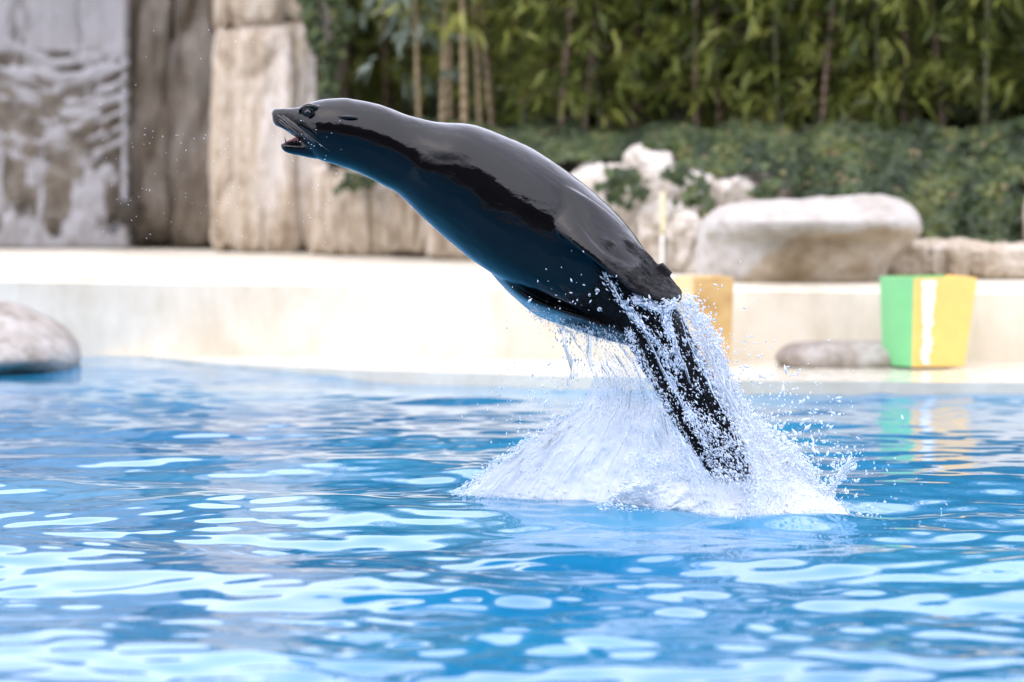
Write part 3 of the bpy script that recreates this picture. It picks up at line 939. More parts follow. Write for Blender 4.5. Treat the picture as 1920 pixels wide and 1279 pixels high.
# ------------------------------------------------------------------ ivy
def ivy_leaf_cloud():
    pos, tint, nr = [], [], []
    r = np.random.default_rng(44)
    low_x = [560, 850, 905, 960, 1000, 1060, 1100, 1150, 1190, 1215, 1262, 1285, 1340, 1400, 1455, 1482, 1500, 1690, 1735, 1800, 1850, 1920, 2200, 2900]
    low_y = [250, 250, 260, 264, 288, 302, 308, 302, 296, 280, 282, 308, 318, 326, 325, 310, 372, 380, 450, 470, 462, 474, 470, 470]
    up_y = 236
    for k in range(17000):
        px = r.uniform(640, 2300)
        lo = np.interp(px, low_x, low_y) + 12 * vnoise(np.array([px * 0.03, 0, 0]), 2)
        if lo < up_y + 8: continue
        up = up_y + 16 * float(vnoise(np.array([px * 0.018, 4.0, 0]), 12))
        span = lo - up
        if r.random() > span / 130 and px < 1480 and r.random() > 0.75: continue
        v = r.random()
        py = up + span * v
        X0 = X_(px, 21.3)
        fr = float(bank_front(X0))
        dep = fr - 0.22 + 1.5 * (1 - v) ** 1.3 + r.uniform(-0.12, 0.06) + 0.1 * float(vnoise(np.array([px * 0.02, py * 0.03, 3.0]), 8))
        pos.append(P(px, py, dep))
        clump = float(vnoise(np.array([px * 0.022, py * 0.028, 0.0]), 6))
        tt = 0.36 + 0.26 * clump + r.normal(0, 0.13)
        if r.random() < 0.035: tt = r.uniform(0.75, 1.0)
        tint.append(tt)
        nr.append((r.normal(0, 0.6), -1.0 + r.normal(0, 0.4), 0.5 + r.normal(0, 0.5)))
    # trailing strands over the pale rocks
    for sx, y0, y1, Y in ((1165, 318, 395, 21.2), (1185, 320, 375, 21.15), (1300, 330, 385, 21.05), (1318, 350, 420, 21.0), (1440, 340, 372, 21.0), (1150, 320, 360, 21.2), (1270, 300, 340, 21.05), (640, 320, 360, 23.4), (665, 322, 350, 23.35), (685, 335, 352, 23.3)):
        for k in range(26 if sx > 900 else 12):
            v = r.random()
            pos.append(P(sx + r.normal(0, 13) + 14 * math.sin(v * 5 + sx), y0 + (y1 - y0) * v, Y - (0.36 if sx > 900 else 0.06) + r.normal(0, 0.03)))
            tint.append(0.35 + r.normal(0, 0.15)); nr.append((r.normal(0, 0.6), -1, 0.4))
    # climber on the right edge of the pillar
    for k in range(420):
        v = r.random()
        py = -160 + 370 * v
        px = 626 + r.normal(0, 9) + 14 * math.sin(py * 0.03)
        if px < 560: px = 640
        pos.append(P(px, py, 24.1 + r.normal(0, 0.05) - 0.03))
        tint.append(0.38 + r.normal(0, 0.15)); nr.append((r.normal(0, 0.6), -1, 0.4))
    for k in range(240):
        v = r.random()
        pos.append(P(572 + r.normal(0, 7) + 25 * v, -30 + 130 * v, 23.98 + r.normal(0, 0.03)))
        tint.append(0.38 + r.normal(0, 0.15)); nr.append((r.normal(0, 0.6), -1, 0.4))
    pos, tint, nr = np.array(pos), np.array(tint), np.array(nr)
    n = len(pos)
    nr /= np.linalg.norm(nr, axis=1)[:, None]
    a = np.cross(nr, np.array([0.0, 0, 1.0]) + r.normal(0, 0.5, (n, 3))); a /= np.linalg.norm(a, axis=1)[:, None]
    b = np.cross(nr, a)
    s = r.uniform(0.016, 0.034, n)[:, None]
    # five-lobed leaf, folded along the middle
    prof = [(0, -1.0, 0), (0.75, -0.5, .18), (0.95, 0.25, .2), (0.4, 0.45, .08), (0, 1.15, -0.05), (-0.4, 0.45, .08), (-0.95, 0.25, .2), (-0.75, -0.5, .18)]
    V = np.stack([pos + a * s * x + b * s * y + nr * s * z for x, y, z in prof], 1).reshape(-1, 3)
    o = np.arange(n)[:, None] * 8
    Q = np.vstack([o + np.array([[0, 1, 2, 3]]), o + np.array([[0, 3, 4, 5]]), o + np.array([[0, 5, 6, 7]])])
    me = make_mesh('ivy', V, Q, False)
    fattr(me, 'tint', np.repeat(np.clip(tint, 0, 1), 8))
    return me
tag(obj('ivy', ivy_leaf_cloud(), M['ivy']), 'dark green ivy covering the bank and hanging over the rocks', 'ivy', kind='stuff')

# ------------------------------------------------------------------ sea lion
YL = 12.0
lion = empty('sea_lion', tuple(P(1400, 955, YL) * np.array([1, 1, 0])))
tag(lion, 'glossy wet black sea lion leaping out of the pool with its mouth open', 'sea lion')
LB = np.array(lion.location)
body_st = [ # top x,y  bottom x,y  depth offset, width ratio
    (510, 208, 511, 227, -0.06, 1.15), (514.5, 204, 516, 235, -0.06, 1.08), (530, 203, 531, 242, -0.06, 1.0), (546, 203, 546, 252, -0.06, 0.95), (561, 200.5, 562, 263, -0.06, 0.92), (577, 194.5, 580, 282, -0.06, 0.92),
    (600, 187, 596, 298, -0.06, 0.90), (630, 183.5, 624, 307, -0.06, 0.88), (660, 185, 650, 316, -0.055, 0.90), (700, 193, 676, 326, -0.05, 0.92), (735, 204, 700, 337, -0.045, 0.94), (770, 217, 722, 349, -0.04, 0.95), (815, 227, 742, 360, -0.035, 0.96),
    (850, 230, 762, 378, -0.03, 0.98), (885, 233, 783, 400, -0.02, 1.0), (930, 248, 808, 423, -0.01, 1.0), (980, 269, 838, 449, 0, 1.0), (1030, 297, 874, 480, 0, 1.0),
    (1075, 328, 915, 509, 0, 1.0), (1120, 366, 962, 536, 0, 1.0), (1160, 404, 1020, 563, 0, 1.0), (1195, 446, 1078, 586, 0, 0.98), (1222, 490, 1125, 604, 0, 0.95),
    (1247, 538, 1165, 630, 0, 0.92), (1275, 590, 1192, 672, 0, 0.9), (1305, 645, 1220, 722, 0, 0.9), (1338, 706, 1254, 780, 0, 0.9), (1372, 770, 1292, 835, 0, 0.9),
    (1412, 838, 1335, 895, 0, 0.9), (1458, 905, 1385, 955, 0, 0.9), (1500, 965, 1432, 1010, 0, 0.8), (1535, 1020, 1490, 1050, 0, 0.6), (1560, 1060, 1540, 1070, 0, 0.5)]
def loft_px(st, n, seg, power=2.0):
    A = catmull(np.array(st, float), n)
    C, U, W = [], [], []
    for (tx, ty, bx, by, yo, wr) in A:
        t_ = P(tx, ty, YL + yo); b_ = P(bx, by, YL + yo)
        C.append((t_ + b_) / 2); U.append((t_ - b_) / 2)
        W.append(np.array([0, np.linalg.norm(t_ - b_) / 2 * wr, 0]))
    return loft(np.array(C), np.array(U), np.array(W), seg, power)
jaw_st = [(526, 270, 527, 276, -0.06, 1.4), (531, 267.5, 533, 284, -0.06, 1.25), (545, 266, 546, 289, -0.06, 1.25), (562, 265, 562, 292, -0.06, 1.3), (582, 262, 580, 296, -0.06, 1.3), (605, 255, 600, 299, -0.06, 1.2), (635, 245, 625, 303, -0.06, 1.0)]
def blade(st, n, seg=28, power=2.3):
    """flipper: edge1 (px,py,off), edge2 (px,py,off), half thickness"""
    A = catmull(np.array(st, float), n)
    E1 = np.array([P(a[0], a[1], YL + a[2]) for a in A]); E2 = np.array([P(a[3], a[4], YL + a[5]) for a in A])
    C = (E1 + E2) / 2; U = (E1 - E2) / 2
    d = np.gradient(C, axis=0)
    nn = np.cross(U, d); nn /= np.linalg.norm(nn, axis=1)[:, None] + 1e-9
    return loft(C, U, nn * A[:, 6][:, None], seg, power)
near_fl = [(1040, 335, -0.10, 985, 405, -0.12, 0.030), (1085, 362, -0.10, 1020, 420, -0.155, 0.030), (1130, 392, -0.095, 1062, 450, -0.205, 0.027), (1170, 428, -0.09, 1108, 484, -0.232, 0.023), (1206, 466, -0.085, 1150, 515, -0.24, 0.019),
           (1235, 500, -0.08, 1188, 545, -0.24, 0.016), (1257, 520, -0.08, 1228, 562, -0.23, 0.013), (1272, 538, -0.085, 1256, 567, -0.19, 0.011), (1280, 551, -0.10, 1274, 563, -0.17, 0.008)]
far_fl = [(900, 420, 0.05, 885, 430, 0.07, 0.016), (920, 465, 0.0, 900, 468, 0.09, 0.018), (948, 518, -0.04, 925, 508, 0.13, 0.017), (988, 555, -0.06, 962, 549, 0.17, 0.015), (1035, 576, -0.065, 1005, 588, 0.20, 0.013), (1085, 592, -0.065, 1055, 607, 0.21, 0.012), (1135, 608, -0.06, 1105, 626, 0.20, 0.011), (1180, 624, -0.05, 1155, 640, 0.16, 0.010), (1205, 640, -0.02, 1195, 652, 0.10, 0.007)]
knob = [tube(np.array([P(1236, 497, YL - .09), P(1252, 512, YL - .09), P(1257, 517, YL - .09)]), [0.016, 0.014, 0.009], 12, 8)]
brow = [tube(np.array([P(560, 207, YL - .06 - .035), P(574, 201, YL - .06 - .055), P(588, 201, YL - .06 - .055), P(602, 203, YL - .06 - .048)]), [0.006, 0.0105, 0.0095, 0.005], 12, 12)]
muzz = [tube(np.array([P(518, 225, YL - .06 - .016), P(530, 230, YL - .06 - .026), P(548, 238, YL - .06 - .030), P(566, 250, YL - .06 - .03)]), [0.012, 0.016, 0.016, 0.010], 14, 12)]
hind = [blade([(1440, 880, 0.0, 1400, 940, -0.1, 0.03), (1490, 950, 0.0, 1430, 1000, -0.15, 0.02), (1540, 1020, 0, 1470, 1060, -0.2, 0.012), (1570, 1060, 0, 1520, 1090, -0.2, 0.008)], 24)]
V, Q, T = join_parts([loft_px(body_st, 200, 56), loft_px(jaw_st, 40, 30, 1.9), blade(near_fl, 60), blade(far_fl, 60)] + knob + brow + muzz + hind)
raw = obj('body_raw', make_mesh('body_raw', V, [Q, T]))
bm = bmesh.new(); bm.from_mesh(raw.data); bmesh.ops.recalc_face_normals(bm, faces=bm.faces[:]); bm.to_mesh(raw.data); bm.free()
md = raw.modifiers.new('remesh', 'REMESH'); md.mode = 'VOXEL'; md.voxel_size = 0.0042
md2 = raw.modifiers.new('smooth', 'SMOOTH'); md2.factor = 0.5; md2.iterations = 8
dg = bpy.context.evaluated_depsgraph_get()
bme = bpy.data.meshes.new_from_object(raw.evaluated_get(dg))
bpy.data.objects.remove(raw)
nvv = len(bme.vertices)
co = np.zeros(nvv * 3, np.float32); bme.vertices.foreach_get('co', co); co = co.reshape(-1, 3).astype(float)
no = np.zeros(nvv * 3, np.float32); bme.vertices.foreach_get('normal', no); no = no.reshape(-1, 3)
px, py = PX(co)
# muscle and skin relief: long shallow folds over shoulder and neck, finer creases at the flipper root
u_ = (px - 900) * 0.8 + (py - 350) * 0.6; v_ = -(px - 900) * 0.6 + (py - 350) * 0.8
q = np.stack([u_ * 0.010, v_ * 0.022, co[:, 1] * 4], 1)
rel = 0.0036 * fbm(q, 4, 51)
fold = 1.0 * np.exp(-((v_ - (-65 + 18 * np.sin((u_ - 180) * 0.018))) / 7.0) ** 2) * sstep(u_, 160, 210) * (1 - sstep(u_, 270, 330))
rel -= 0.006 * fold
front = no[:, 1] < 0.2
co += no * (rel * (0.4 + 0.6 * sstep(px, 560, 680)))[:, None]
lump = fbm(np.stack([u_ * 0.02, v_ * 0.05, co[:, 1] * 3], 1), 4, 53)
furw = sstep(u_ + 110 * lump, 255, 345) * sstep(v_ + 60 * lump, -150, -85) 
furw = np.maximum(furw, 0.9 * np.exp(-(((px - 838) / 34) ** 2 + ((py - 296) / 9) ** 2)) * (lump > -0.3))
furw = np.maximum(furw, sstep(px, 1180, 1260) * sstep(py, 540, 620))
furw = np.maximum(furw, 0.8 * np.exp(-(((px - 535) / 24) ** 2 + ((py - 228) / 16) ** 2) ** 2))
furw = np.clip(furw, 0, 1)
tuft = fbm(np.stack([u_ * 0.045, v_ * 0.15, co[:, 1] * 60], 1), 3, 57)      # wet fur drawn into tufts
co += no * (0.0045 * furw * tuft * sstep(px, 600, 700))[:, None]
bme.vertices.foreach_set('co', (co - LB).astype(np.float32).ravel())
fattr(bme, 'fur', np.clip(furw, 0, 1))
bme.polygons.foreach_set('use_smooth', np.ones(len(bme.polygons), bool))
body = obj('body', bme, M['fur'], lion)

def child_tube(name, pts, rad, m_, seg=8, n=10):
    V, Q, T = tube(np.array(pts), rad, seg, n)
    return obj(name, make_mesh(name, V - LB, [Q, T]), m_, lion)
def sphere_mesh(name, c, r, sc3=(1, 1, 1), n=10):
    D, Q = cube_sphere(n)
    V = D / np.linalg.norm(D, axis=1)[:, None] * r * np.array(sc3) + c
    return make_mesh(name, V, Q)
for sgn in (-1, 1):
    hw = 0.063
    c = P(577, 211, YL - 0.06 + sgn * hw)
    obj('eye', sphere_mesh('eye', c - LB, 0.0115), M['eye'], lion)
    lid = []
    for k in range(17):
        a = 2 * math.pi * k / 16
        lid.append(P(577 + 9.5 * math.cos(a), 211 + 7.5 * math.sin(a), YL - 0.06 + sgn * (hw + 0.0045)))
    V, Q, T = tube(np.array(lid), np.full(17, 0.0020), 8, 40)
    obj('eyelid', make_mesh('eyelid', V - LB, [Q, T]), M['fur'], lion)
    e0 = [P(x_, y_, YL - 0.06 + sgn * o_) for x_, y_, o_ in ((632, 219, 0.070), (645, 219.5, 0.079), (660, 220.5, 0.082), (672, 221.5, 0.079))]
    child_tube('ear_flap', e0, [0.004, 0.0065, 0.0055, 0.0012], M['fur'], 10, 14)
    rw = np.random.default_rng(8)
    for k in range(22):
        x0 = 520 + 30 * rw.random(); y0 = 216 + (x0 - 520) * 0.55 + rw.normal(0, 4)
        L = rw.uniform(34, 78) * (0.55 + (x0 - 520) / 45)
        dxx, dyy = 0.74, 0.66
        s0 = sgn * (0.043 + 0.0003 * (x0 - 520))
        p0 = P(x0, y0, YL - 0.06 + s0)
        p1 = P(x0 + L * 0.5 * dxx, y0 + L * 0.5 * dyy - 1.0, YL - 0.06 + s0 + sgn * 0.03)
        p2 = P(x0 + L * dxx * 1.02, y0 + L * dyy * 0.98 + rw.normal(0, 3), YL - 0.06 + s0 + sgn * 0.045)
        child_tube('whisker', [p0, p1, p2], [0.0013, 0.0011, 0.0005], M['whisker'], 5, 8)
    child_tube('tooth', [P(536, 268, YL - .06 + sgn * .014), P(535, 262, YL - .06 + sgn * .0145), P(533, 257, YL - .06 + sgn * .014)], [0.0022, 0.0018, 0.0005], M['tooth'], 8, 6)
    for tx in (552, 558, 564, 570):
        child_tube('tooth', [P(tx, 268, YL - .06 + sgn * .02), P(tx + 1, 262.5, YL - .06 + sgn * .02)], [0.0016, 0.0006], M['tooth'], 6, 4)
tg = [P(536, 267, YL - .06), P(548, 263.5, YL - .06), P(562, 261, YL - .06), P(580, 262, YL - .06), P(600, 264, YL - .06)]
V, Q, T = tube(np.array(tg), [0.003, 0.005, 0.0065, 0.007, 0.007], 14, 16)
V[:, 1] = (V[:, 1] - (YL - .06)) * 1.9 + YL - .06
obj('tongue', make_mesh('tongue', V - LB, [Q, T]), M['tongue'], lion)
obj('nose_pad', sphere_mesh('nose_pad', P(514.5, 213.5, YL - .06) - LB, 0.0105, (0.75, 1.35, 0.85)), M['nose'], lion)

# ------------------------------------------------------------------ splash
spl = empty('water_splash', (SPX, SPY, 0))
tag(spl, 'white curtain of splashing water trailing from the leaping sea lion', 'splash')
SB = np.array([SPX, SPY, 0.0])
def sheet(name, left, right, material, nu=90, nv=140, bulge=-0.1, amp=0.03, dens=None, seed=0, fx=9.0):
    """curved water sheet between two edges; edge rows: (px, py, depth offset) from top to bottom"""
    Lc = catmull(np.array(left, float), nv); Rc = catmull(np.array(right, float), nv)
    u = np.linspace(0, 1, nu)
    G = Lc[None] * (1 - u[:, None, None]) + Rc[None] * u[:, None, None]
    off = G[..., 2] + bulge * np.sin(u[:, None] * math.pi) * (0.3 + 0.7 * np.linspace(0, 1, nv)[None, :])
    V = np.zeros((nu, nv, 3))
    for i in range(nu):
        for j in range(nv):
            V[i, j] = P(G[i, j, 0], G[i, j, 1], YL + off[i, j])
    vv = np.linspace(0, 1, nv)[None, :] * np.ones((nu, 1)); uu = u[:, None] * np.ones((1, nv))
    nz = fbm(np.stack([uu * fx, vv * 3.0, uu * 0 + seed], -1), 5, seed)
    nz2 = fbm(V * np.array([16, 16, 16.]), 4, seed + 3)
    V[..., 1] += amp * nz + amp * 0.6 * nz2
    V[..., 0] += 0.35 * amp * nz2
    V[..., 2] += 0.35 * amp * fbm(V * 19.0, 3, seed + 5)
    me = make_mesh(name, V.reshape(-1, 3) - SB, grid_faces(nu, nv))
    d = dens(uu, vv) if dens else np.full_like(uu, 0.6)
    fattr(me, 'dens', d.ravel())
    uvl = me.uv_layers.new(name='UVMap')
    li = np.zeros(len(me.loops), np.int32); me.loops.foreach_get('vertex_index', li)
    uvl.data.foreach_set('uv', np.stack([uu.ravel(), vv.ravel()], 1)[li].astype(np.float32).ravel())
    return obj(name, me, material, spl)
def edge_fade(u, v, a=0.08, b=0.08): return sstep(u, 0, a) * sstep(1 - u, 0, b)
# left curtain in front, and its far side
LL = [(1045, 606, 0.02), (1072, 640, 0.03), (1098, 680, 0.05), (1108, 715, 0.06), (1085, 762, 0.08), (1035, 800, 0.12), (970, 845, 0.18), (905, 890, 0.26), (848, 938, 0.32)]
LR = [(1190, 625, -0.10), (1215, 665, -0.12), (1232, 705, -0.14), (1252, 745, -0.16), (1272, 785, -0.18), (1295, 825, -0.21), (1320, 868, -0.25), (1345, 915, -0.30), (1370, 975, -0.36)]
sheet('veil', LL, LR, M['veil'], 150, 170, -0.04, 0.020, lambda u, v: 0.26 + 0.52 * sstep(v, 0.12, 0.85) + 0.1 * np.sin(u * 3.1) - 0.55 * (1 - edge_fade(u, v, 0.02, 0.25)) , 61, 5)
LR2 = [(1200, 630, 0.10), (1230, 670, 0.12), (1260, 715, 0.14), (1290, 760, 0.16), (1320, 800, 0.2), (1350, 840, 0.24), (1380, 880, 0.3), (1410, 920, 0.36), (1440, 948, 0.42)]
sheet('veil', LL, LR2, M['veil'], 110, 140, 0.10, 0.022, lambda u, v: 0.25 + 0.5 * sstep(v, 0.1, 0.8) - 0.4 * (1 - edge_fade(u, v, 0.015, 0.1)), 64, 9)
# right curtain
RL = [(1262, 560, -0.08), (1285, 620, -0.10), (1310, 680, -0.12), (1340, 740, -0.14), (1370, 800, -0.17), (1390, 850, -0.22), (1400, 900, -0.30), (1380, 975, -0.40)]
RR = [(1288, 558, -0.02), (1330, 625, 0.0), (1362, 690, 0.02), (1392, 755, 0.04), (1440, 815, 0.06), (1492, 860, 0.08), (1535, 920, 0.05), (1575, 972, -0.08)]
sheet('veil', RL, RR, M['veil'], 90, 150, -0.05, 0.035, lambda u, v: 0.22 + 0.45 * sstep(v, 0.25, 0.7) - 0.35 * (1 - edge_fade(u, v, 0.25, 0.05)), 67, 7)
# foaming base, and the torn sheet over the tail
BL = [(1195, 845, -0.20), (1180, 880, -0.22), (1160, 915, -0.20), (1140, 940, -0.16), (1110, 960, -0.10)]
BR = [(1490, 850, 0.0), (1515, 885, -0.04), (1545, 925, -0.10), (1585, 958, -0.16), (1625, 985, -0.22)]
sheet('foam', BL, BR, M['foam'], 130, 70, -0.16, 0.04, lambda u, v: -0.12 + 1.05 * sstep(v, 0.0, 0.75) - 0.3 * (1 - edge_fade(u, v, 0.06, 0.06)), 71, 8)
TL = [(1165, 560, -0.20), (1200, 630, -0.20), (1235, 700, -0.20), (1275, 770, -0.21), (1315, 840, -0.23), (1350, 910, -0.28)]
TR = [(1268, 566, -0.17), (1305, 640, -0.17), (1340, 715, -0.17), (1380, 790, -0.17), (1425, 860, -0.18), (1470, 930, -0.22)]
sheet('veil', TL, TR, M['veil'], 90, 130, -0.03, 0.025, lambda u, v: -0.06 + 0.42 * sstep(v, 0.5, 1.0), 74, 10)

# drops: octahedra drawn out along the flow for the fine spray, round drops for the large ones
OCT = np.array([(1, 0, 0), (-1, 0, 0), (0, 1, 0), (0, -1, 0), (0, 0, 1.0), (0, 0, -1)])
OCF = np.array([(0, 2, 4), (2, 1, 4), (1, 3, 4), (3, 0, 4), (2, 0, 5), (1, 2, 5), (3, 1, 5), (0, 3, 5)])
def spray_mesh(name, pos, rad, axis, stretch):
    n = len(pos)
    ax = axis / np.linalg.norm(axis, axis=1)[:, None]
    s1 = np.cross(ax, np.array([0.2, 1.0, 0.1])); s1 /= np.linalg.norm(s1, axis=1)[:, None]
    s2 = np.cross(ax, s1)
    r = rad[:, None]
    V = np.stack([pos + r * (s1 * o[0] + s2 * o[1] + ax * o[2] * stretch[:, None]) for o in OCT], 1).reshape(-1, 3)
    Fc = (np.arange(n)[:, None, None] * 6 + OCF[None]).reshape(-1, 3)
    return make_mesh(name, V, Fc)
rs = np.random.default_rng(77)
SPR = []   # px, py, offset, radius(px), angle
def seg_spray(pts, n, spread, rad, offs=(-0.25, 0.0), jitter=6, ang=None):
    pts = np.array(pts, float)
    c = catmull(pts, 200)
    for k in range(int(n * 1.6)):
        i = rs.integers(0, 200)
        a = c[i]
        tgt = c[min(i + 1, 199)] - c[max(i - 1, 0)]
        an = math.atan2(tgt[1], tgt[0]) if ang is None else ang
        SPR.append((a[0] + rs.normal(0, spread), a[1] + rs.normal(0, spread), rs.uniform(*offs), rad * rs.lognormal(0, 0.45), an + rs.normal(0, 0.35)))
def band_spray(left, right, n, rad, dfun=None, ang=1.05, out=0.0):
    Lc = catmull(np.array(left, float), 200); Rc = catmull(np.array(right, float), 200)
    for k in range(int(n * 1.7)):
        v = rs.integers(0, 200); u = rs.random()
        if dfun and rs.random() > dfun(u, v / 199): continue
        g_ = Lc[v] * (1 - u) + Rc[v] * u
        SPR.append((g_[0] + rs.normal(0, 5), g_[1] + rs.normal(0, 5), g_[2] - 0.05 + rs.normal(0, 0.04) - out, rad * rs.lognormal(0, 0.45), ang + rs.normal(0, 0.4)))
band_spray(LL, LR, 2200, 1.1, lambda u, v: 0.35 + 0.3 * v, 1.2)
band_spray(RL, RR, 3000, 1.4, lambda u, v: 0.5 + 0.5 * v, 1.05)
band_spray(BL, BR, 1600, 1.4, None, 0.5)
def tn(u, v):
    a = float(vnoise(np.array([u * 6 + v * 2, v * 11 - u * 3, 0.5]), 90)) + 0.5 * float(vnoise(np.array([u * 14, v * 26, 2.5]), 91))
    return 0.04 + 0.75 * (a > 0.28) + 1.1 * max(0, v - 0.5)
band_spray(TL, TR, 5200, 1.3, tn, 1.05)
# ligaments: ropes of water drawn out along the flow
def rope(pts, r0, m_, off):
    A = np.array([P(a_, b_, YL + off + rs.normal(0, 0.01)) for a_, b_ in pts])
    n_ = len(A) * 7
    A = catmull(A, n_)
    A = A + 0.006 * np.stack([vnoise(A * 22, 3), vnoise(A * 22, 5), vnoise(A * 22, 7)], 1)
    rad = r0 / 640 * (0.45 + 0.9 * np.abs(vnoise(A * 30.0, int(rs.integers(100))))) * np.sin(np.linspace(0.15, math.pi - 0.12, n_))
    V, Q, T = tube(A, rad, 6)
    obj('strand', make_mesh('strand', V - SB, [Q, T]), m_, spl)
Lc_, Rc_ = catmull(np.array(LL), 100), catmull(np.array(LR), 100)
for k in range(46):
    u0 = rs.random() ** 1.3; v0 = rs.uniform(0.0, 0.65); v1 = min(0.97, v0 + rs.uniform(0.12, 0.4)); du = rs.normal(0, 0.05)
    pts = []
    for f_ in np.linspace(0, 1, 5):
        g_ = int((v0 + (v1 - v0) * f_) * 99); uu_ = np.clip(u0 + du * f_, 0, 1)
        c_ = Lc_[g_] * (1 - uu_) + Rc_[g_] * uu_
        pts.append((c_[0], c_[1]))
    rope(pts, rs.uniform(0.9, 2.2), M['spray'] if rs.random() < 0.5 else M['drop'], float(c_[2]) - 0.07)
Lc_, Rc_ = catmull(np.array(RL), 100), catmull(np.array(RR), 100)
for k in range(34):
    u0 = rs.random(); v0 = rs.uniform(0.0, 0.7); v1 = min(0.97, v0 + rs.uniform(0.1, 0.3)); du = rs.normal(0, 0.15)
    pts = []
    for f_ in np.linspace(0, 1, 5):
        g_ = int((v0 + (v1 - v0) * f_) * 99); uu_ = np.clip(u0 + du * f_, 0, 1.1)
        c_ = Lc_[g_] * (1 - uu_) + Rc_[g_] * uu_
        pts.append((c_[0], c_[1]))
    rope(pts, rs.uniform(0.9, 2.2), M['spray'] if rs.random() < 0.5 else M['drop'], float(c_[2]) - 0.08)
for pts in ([(1136, 516), (1158, 552), (1180, 584), (1206, 614), (1242, 655), (1266, 700)], [(1205, 612), (1240, 690), (1270, 740), (1300, 800)], [(1262, 566), (1252, 600), (1268, 650), (1292, 720)], [(1100, 628), (1104, 660), (1110, 700)], [(1056, 612), (1058, 650), (1072, 690), (1066, 718)], [(1285, 570), (1320, 640), (1350, 710), (1385, 775)], [(1548, 940), (1566, 905), (1590, 872), (1602, 858)]):
    rope(pts, 3.0, M['drop'], -0.2)
    rope([(a_ + 4, b_ + 3) for a_, b_ in pts], 1.8, M['spray'], -0.21)
# runnels over flank and tail
for pts in ([(1135, 515), (1155, 548), (1178, 580), (1205, 612), (1240, 652), (1265, 690)], [(1240, 660), (1262, 720), (1290, 770), (1330, 830)], [(1265, 565), (1245, 595), (1262, 640), (1275, 690)], [(1190, 560), (1225, 575), (1262, 570)], [(1180, 620), (1205, 690), (1250, 760), (1285, 840)], [(1300, 620), (1330, 700), (1370, 780), (1430, 850)]):
    seg_spray(pts, 300, 5.0, 1.4, (-0.24, -0.15))
seg_spray([(1050, 608), (1060, 650), (1085, 690), (1065, 720)], 130, 7, 1.3, (-0.05, 0.1), ang=1.5)
seg_spray([(1000, 585), (1060, 610), (1120, 628), (1180, 640)], 420, 7, 1.2, (-0.1, 0.15), ang=1.4)
# torn edges of the curtains
seg_spray([(850, 935), (905, 888), (970, 842), (1040, 795), (1088, 758)], 900, 5, 1.2, (0.05, 0.25), ang=-0.6)
seg_spray([(1290, 565), (1340, 640), (1370, 730), (1440, 812), (1500, 865), (1550, 935), (1590, 980)], 2600, 9, 1.6, (-0.1, 0.1), ang=1.0)
seg_spray([(845, 942), (930, 932), (1050, 938), (1140, 950), (1200, 965)], 1100, 7, 1.2, (0.0, 0.15), ang=0.1)
seg_spray([(1130, 955), (1230, 972), (1330, 984), (1450, 986), (1560, 985), (1640, 978)], 2200, 11, 1.4, (-0.35, -0.15), ang=0.1)
seg_spray([(1540, 940), (1562, 905), (1580, 880), (1600, 860)], 160, 6, 1.7, (-0.15, 0.0), ang=-1.0)
# loose drops
def cloud(n, cx, cy, sx, sy, rad, offs=(-0.3, 0.2)):
    for k in range(n):
        SPR.append((rs.normal(cx, sx), rs.normal(cy, sy), rs.uniform(*offs), rad * rs.lognormal(0, 0.5), rs.uniform(0, 3)))
cloud(210, 1000, 760, 50, 60, 1.3)
cloud(420, 1470, 800, 60, 60, 1.8)
cloud(150, 1560, 880, 60, 45, 1.8)
cloud(150, 1330, 690, 60, 80, 1.7)
cloud(50, 1060, 560, 60, 40, 1.5, (-0.32, -0.25))
cloud(30, 1700, 950, 60, 25, 1.6)
for k in range(190):      # fine flying specks before the rock wall
    SPR.append((rs.uniform(180, 660), rs.uniform(20, 500) if rs.random() < 0.3 else rs.uniform(240, 480), rs.uniform(-0.5, 0.5), rs.uniform(0.5, 1.15), rs.uniform(0, 3)))
for k in range(14): SPR.append((rs.uniform(560, 640), rs.uniform(225, 300), -0.16, rs.uniform(0.7, 1.2), 0))
SPR = np.array(SPR)
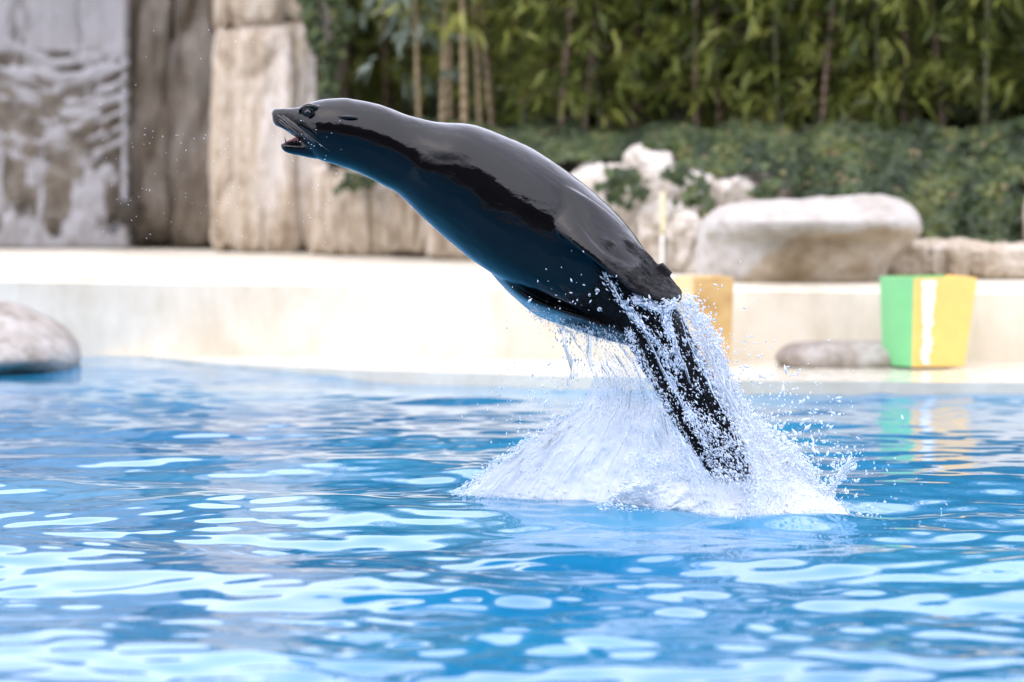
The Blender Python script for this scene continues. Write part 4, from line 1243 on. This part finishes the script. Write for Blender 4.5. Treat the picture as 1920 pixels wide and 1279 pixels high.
zz = np.array([P(a, b, YL + c) for a, b, c in SPR[:, :3]])
keep = zz[:, 2] > -0.01
SPR, zz = SPR[keep], zz[keep]
ax = np.stack([np.cos(SPR[:, 4]), rs.normal(0, 0.3, len(SPR)), -np.sin(SPR[:, 4])], 1)
me = spray_mesh('spray', zz - SB, SPR[:, 3] / 640 * 0.62, ax, rs.uniform(1.4, 3.6, len(SPR)))
tag(obj('spray', me, M['spray'], spl), kind='stuff')
# larger round drops, each one its own
D_, Q_ = cube_sphere(3)
D_ = D_ / np.linalg.norm(D_, axis=1)[:, None]
dm = []
for k in range(3):
    dm.append(make_mesh('droplet', D_ * (1 + 0.15 * vnoise(D_ * 1.7 + k * 5, k))[:, None] * np.array([1, 1, 0.85 + 0.25 * k]), Q_))
    dm[-1].materials.append(M['drop'])
BIG = [(1058, 806), (1068, 790), (1012, 812), (1040, 820), (1500, 812), (1510, 832), (1478, 835), (1588, 838), (1590, 848), (1545, 828), (1562, 872), (1570, 890), (1530, 905), (1465, 800), (1450, 785), (1620, 862), (1640, 878), (1728, 942), (1680, 935), (1562, 925), (1588, 922), (1335, 640), (1355, 670), (1380, 660), (1240, 630), (1190, 640), (1270, 700), (1238, 708), (1120, 545), (1124, 580), (1105, 553), (1340, 600)]
for k in range(90):
    j = rs.integers(0, 5)
    cx, cy, sx, sy = ((1480, 810, 60, 50), (1000, 780, 45, 40), (1545, 890, 55, 35), (1290, 700, 60, 70), (1350, 660, 40, 60))[j]
    BIG.append((rs.normal(cx, sx), rs.normal(cy, sy)))
for k, (a, b) in enumerate(BIG):
    o = bpy.data.objects.new('droplet', dm[k % 3])
    col.objects.link(o)
    o.parent = spl
    o.location = P(a, b, YL + rs.uniform(-0.33, -0.22)) - SB
    s = rs.uniform(1.6, 3.6) / 640 * (1.25 if k < 32 else 0.8)
    o.scale = (s, s, s * rs.uniform(0.8, 1.3))
    o.rotation_euler = (rs.uniform(0, 3), rs.uniform(0, 3), rs.uniform(0, 3))
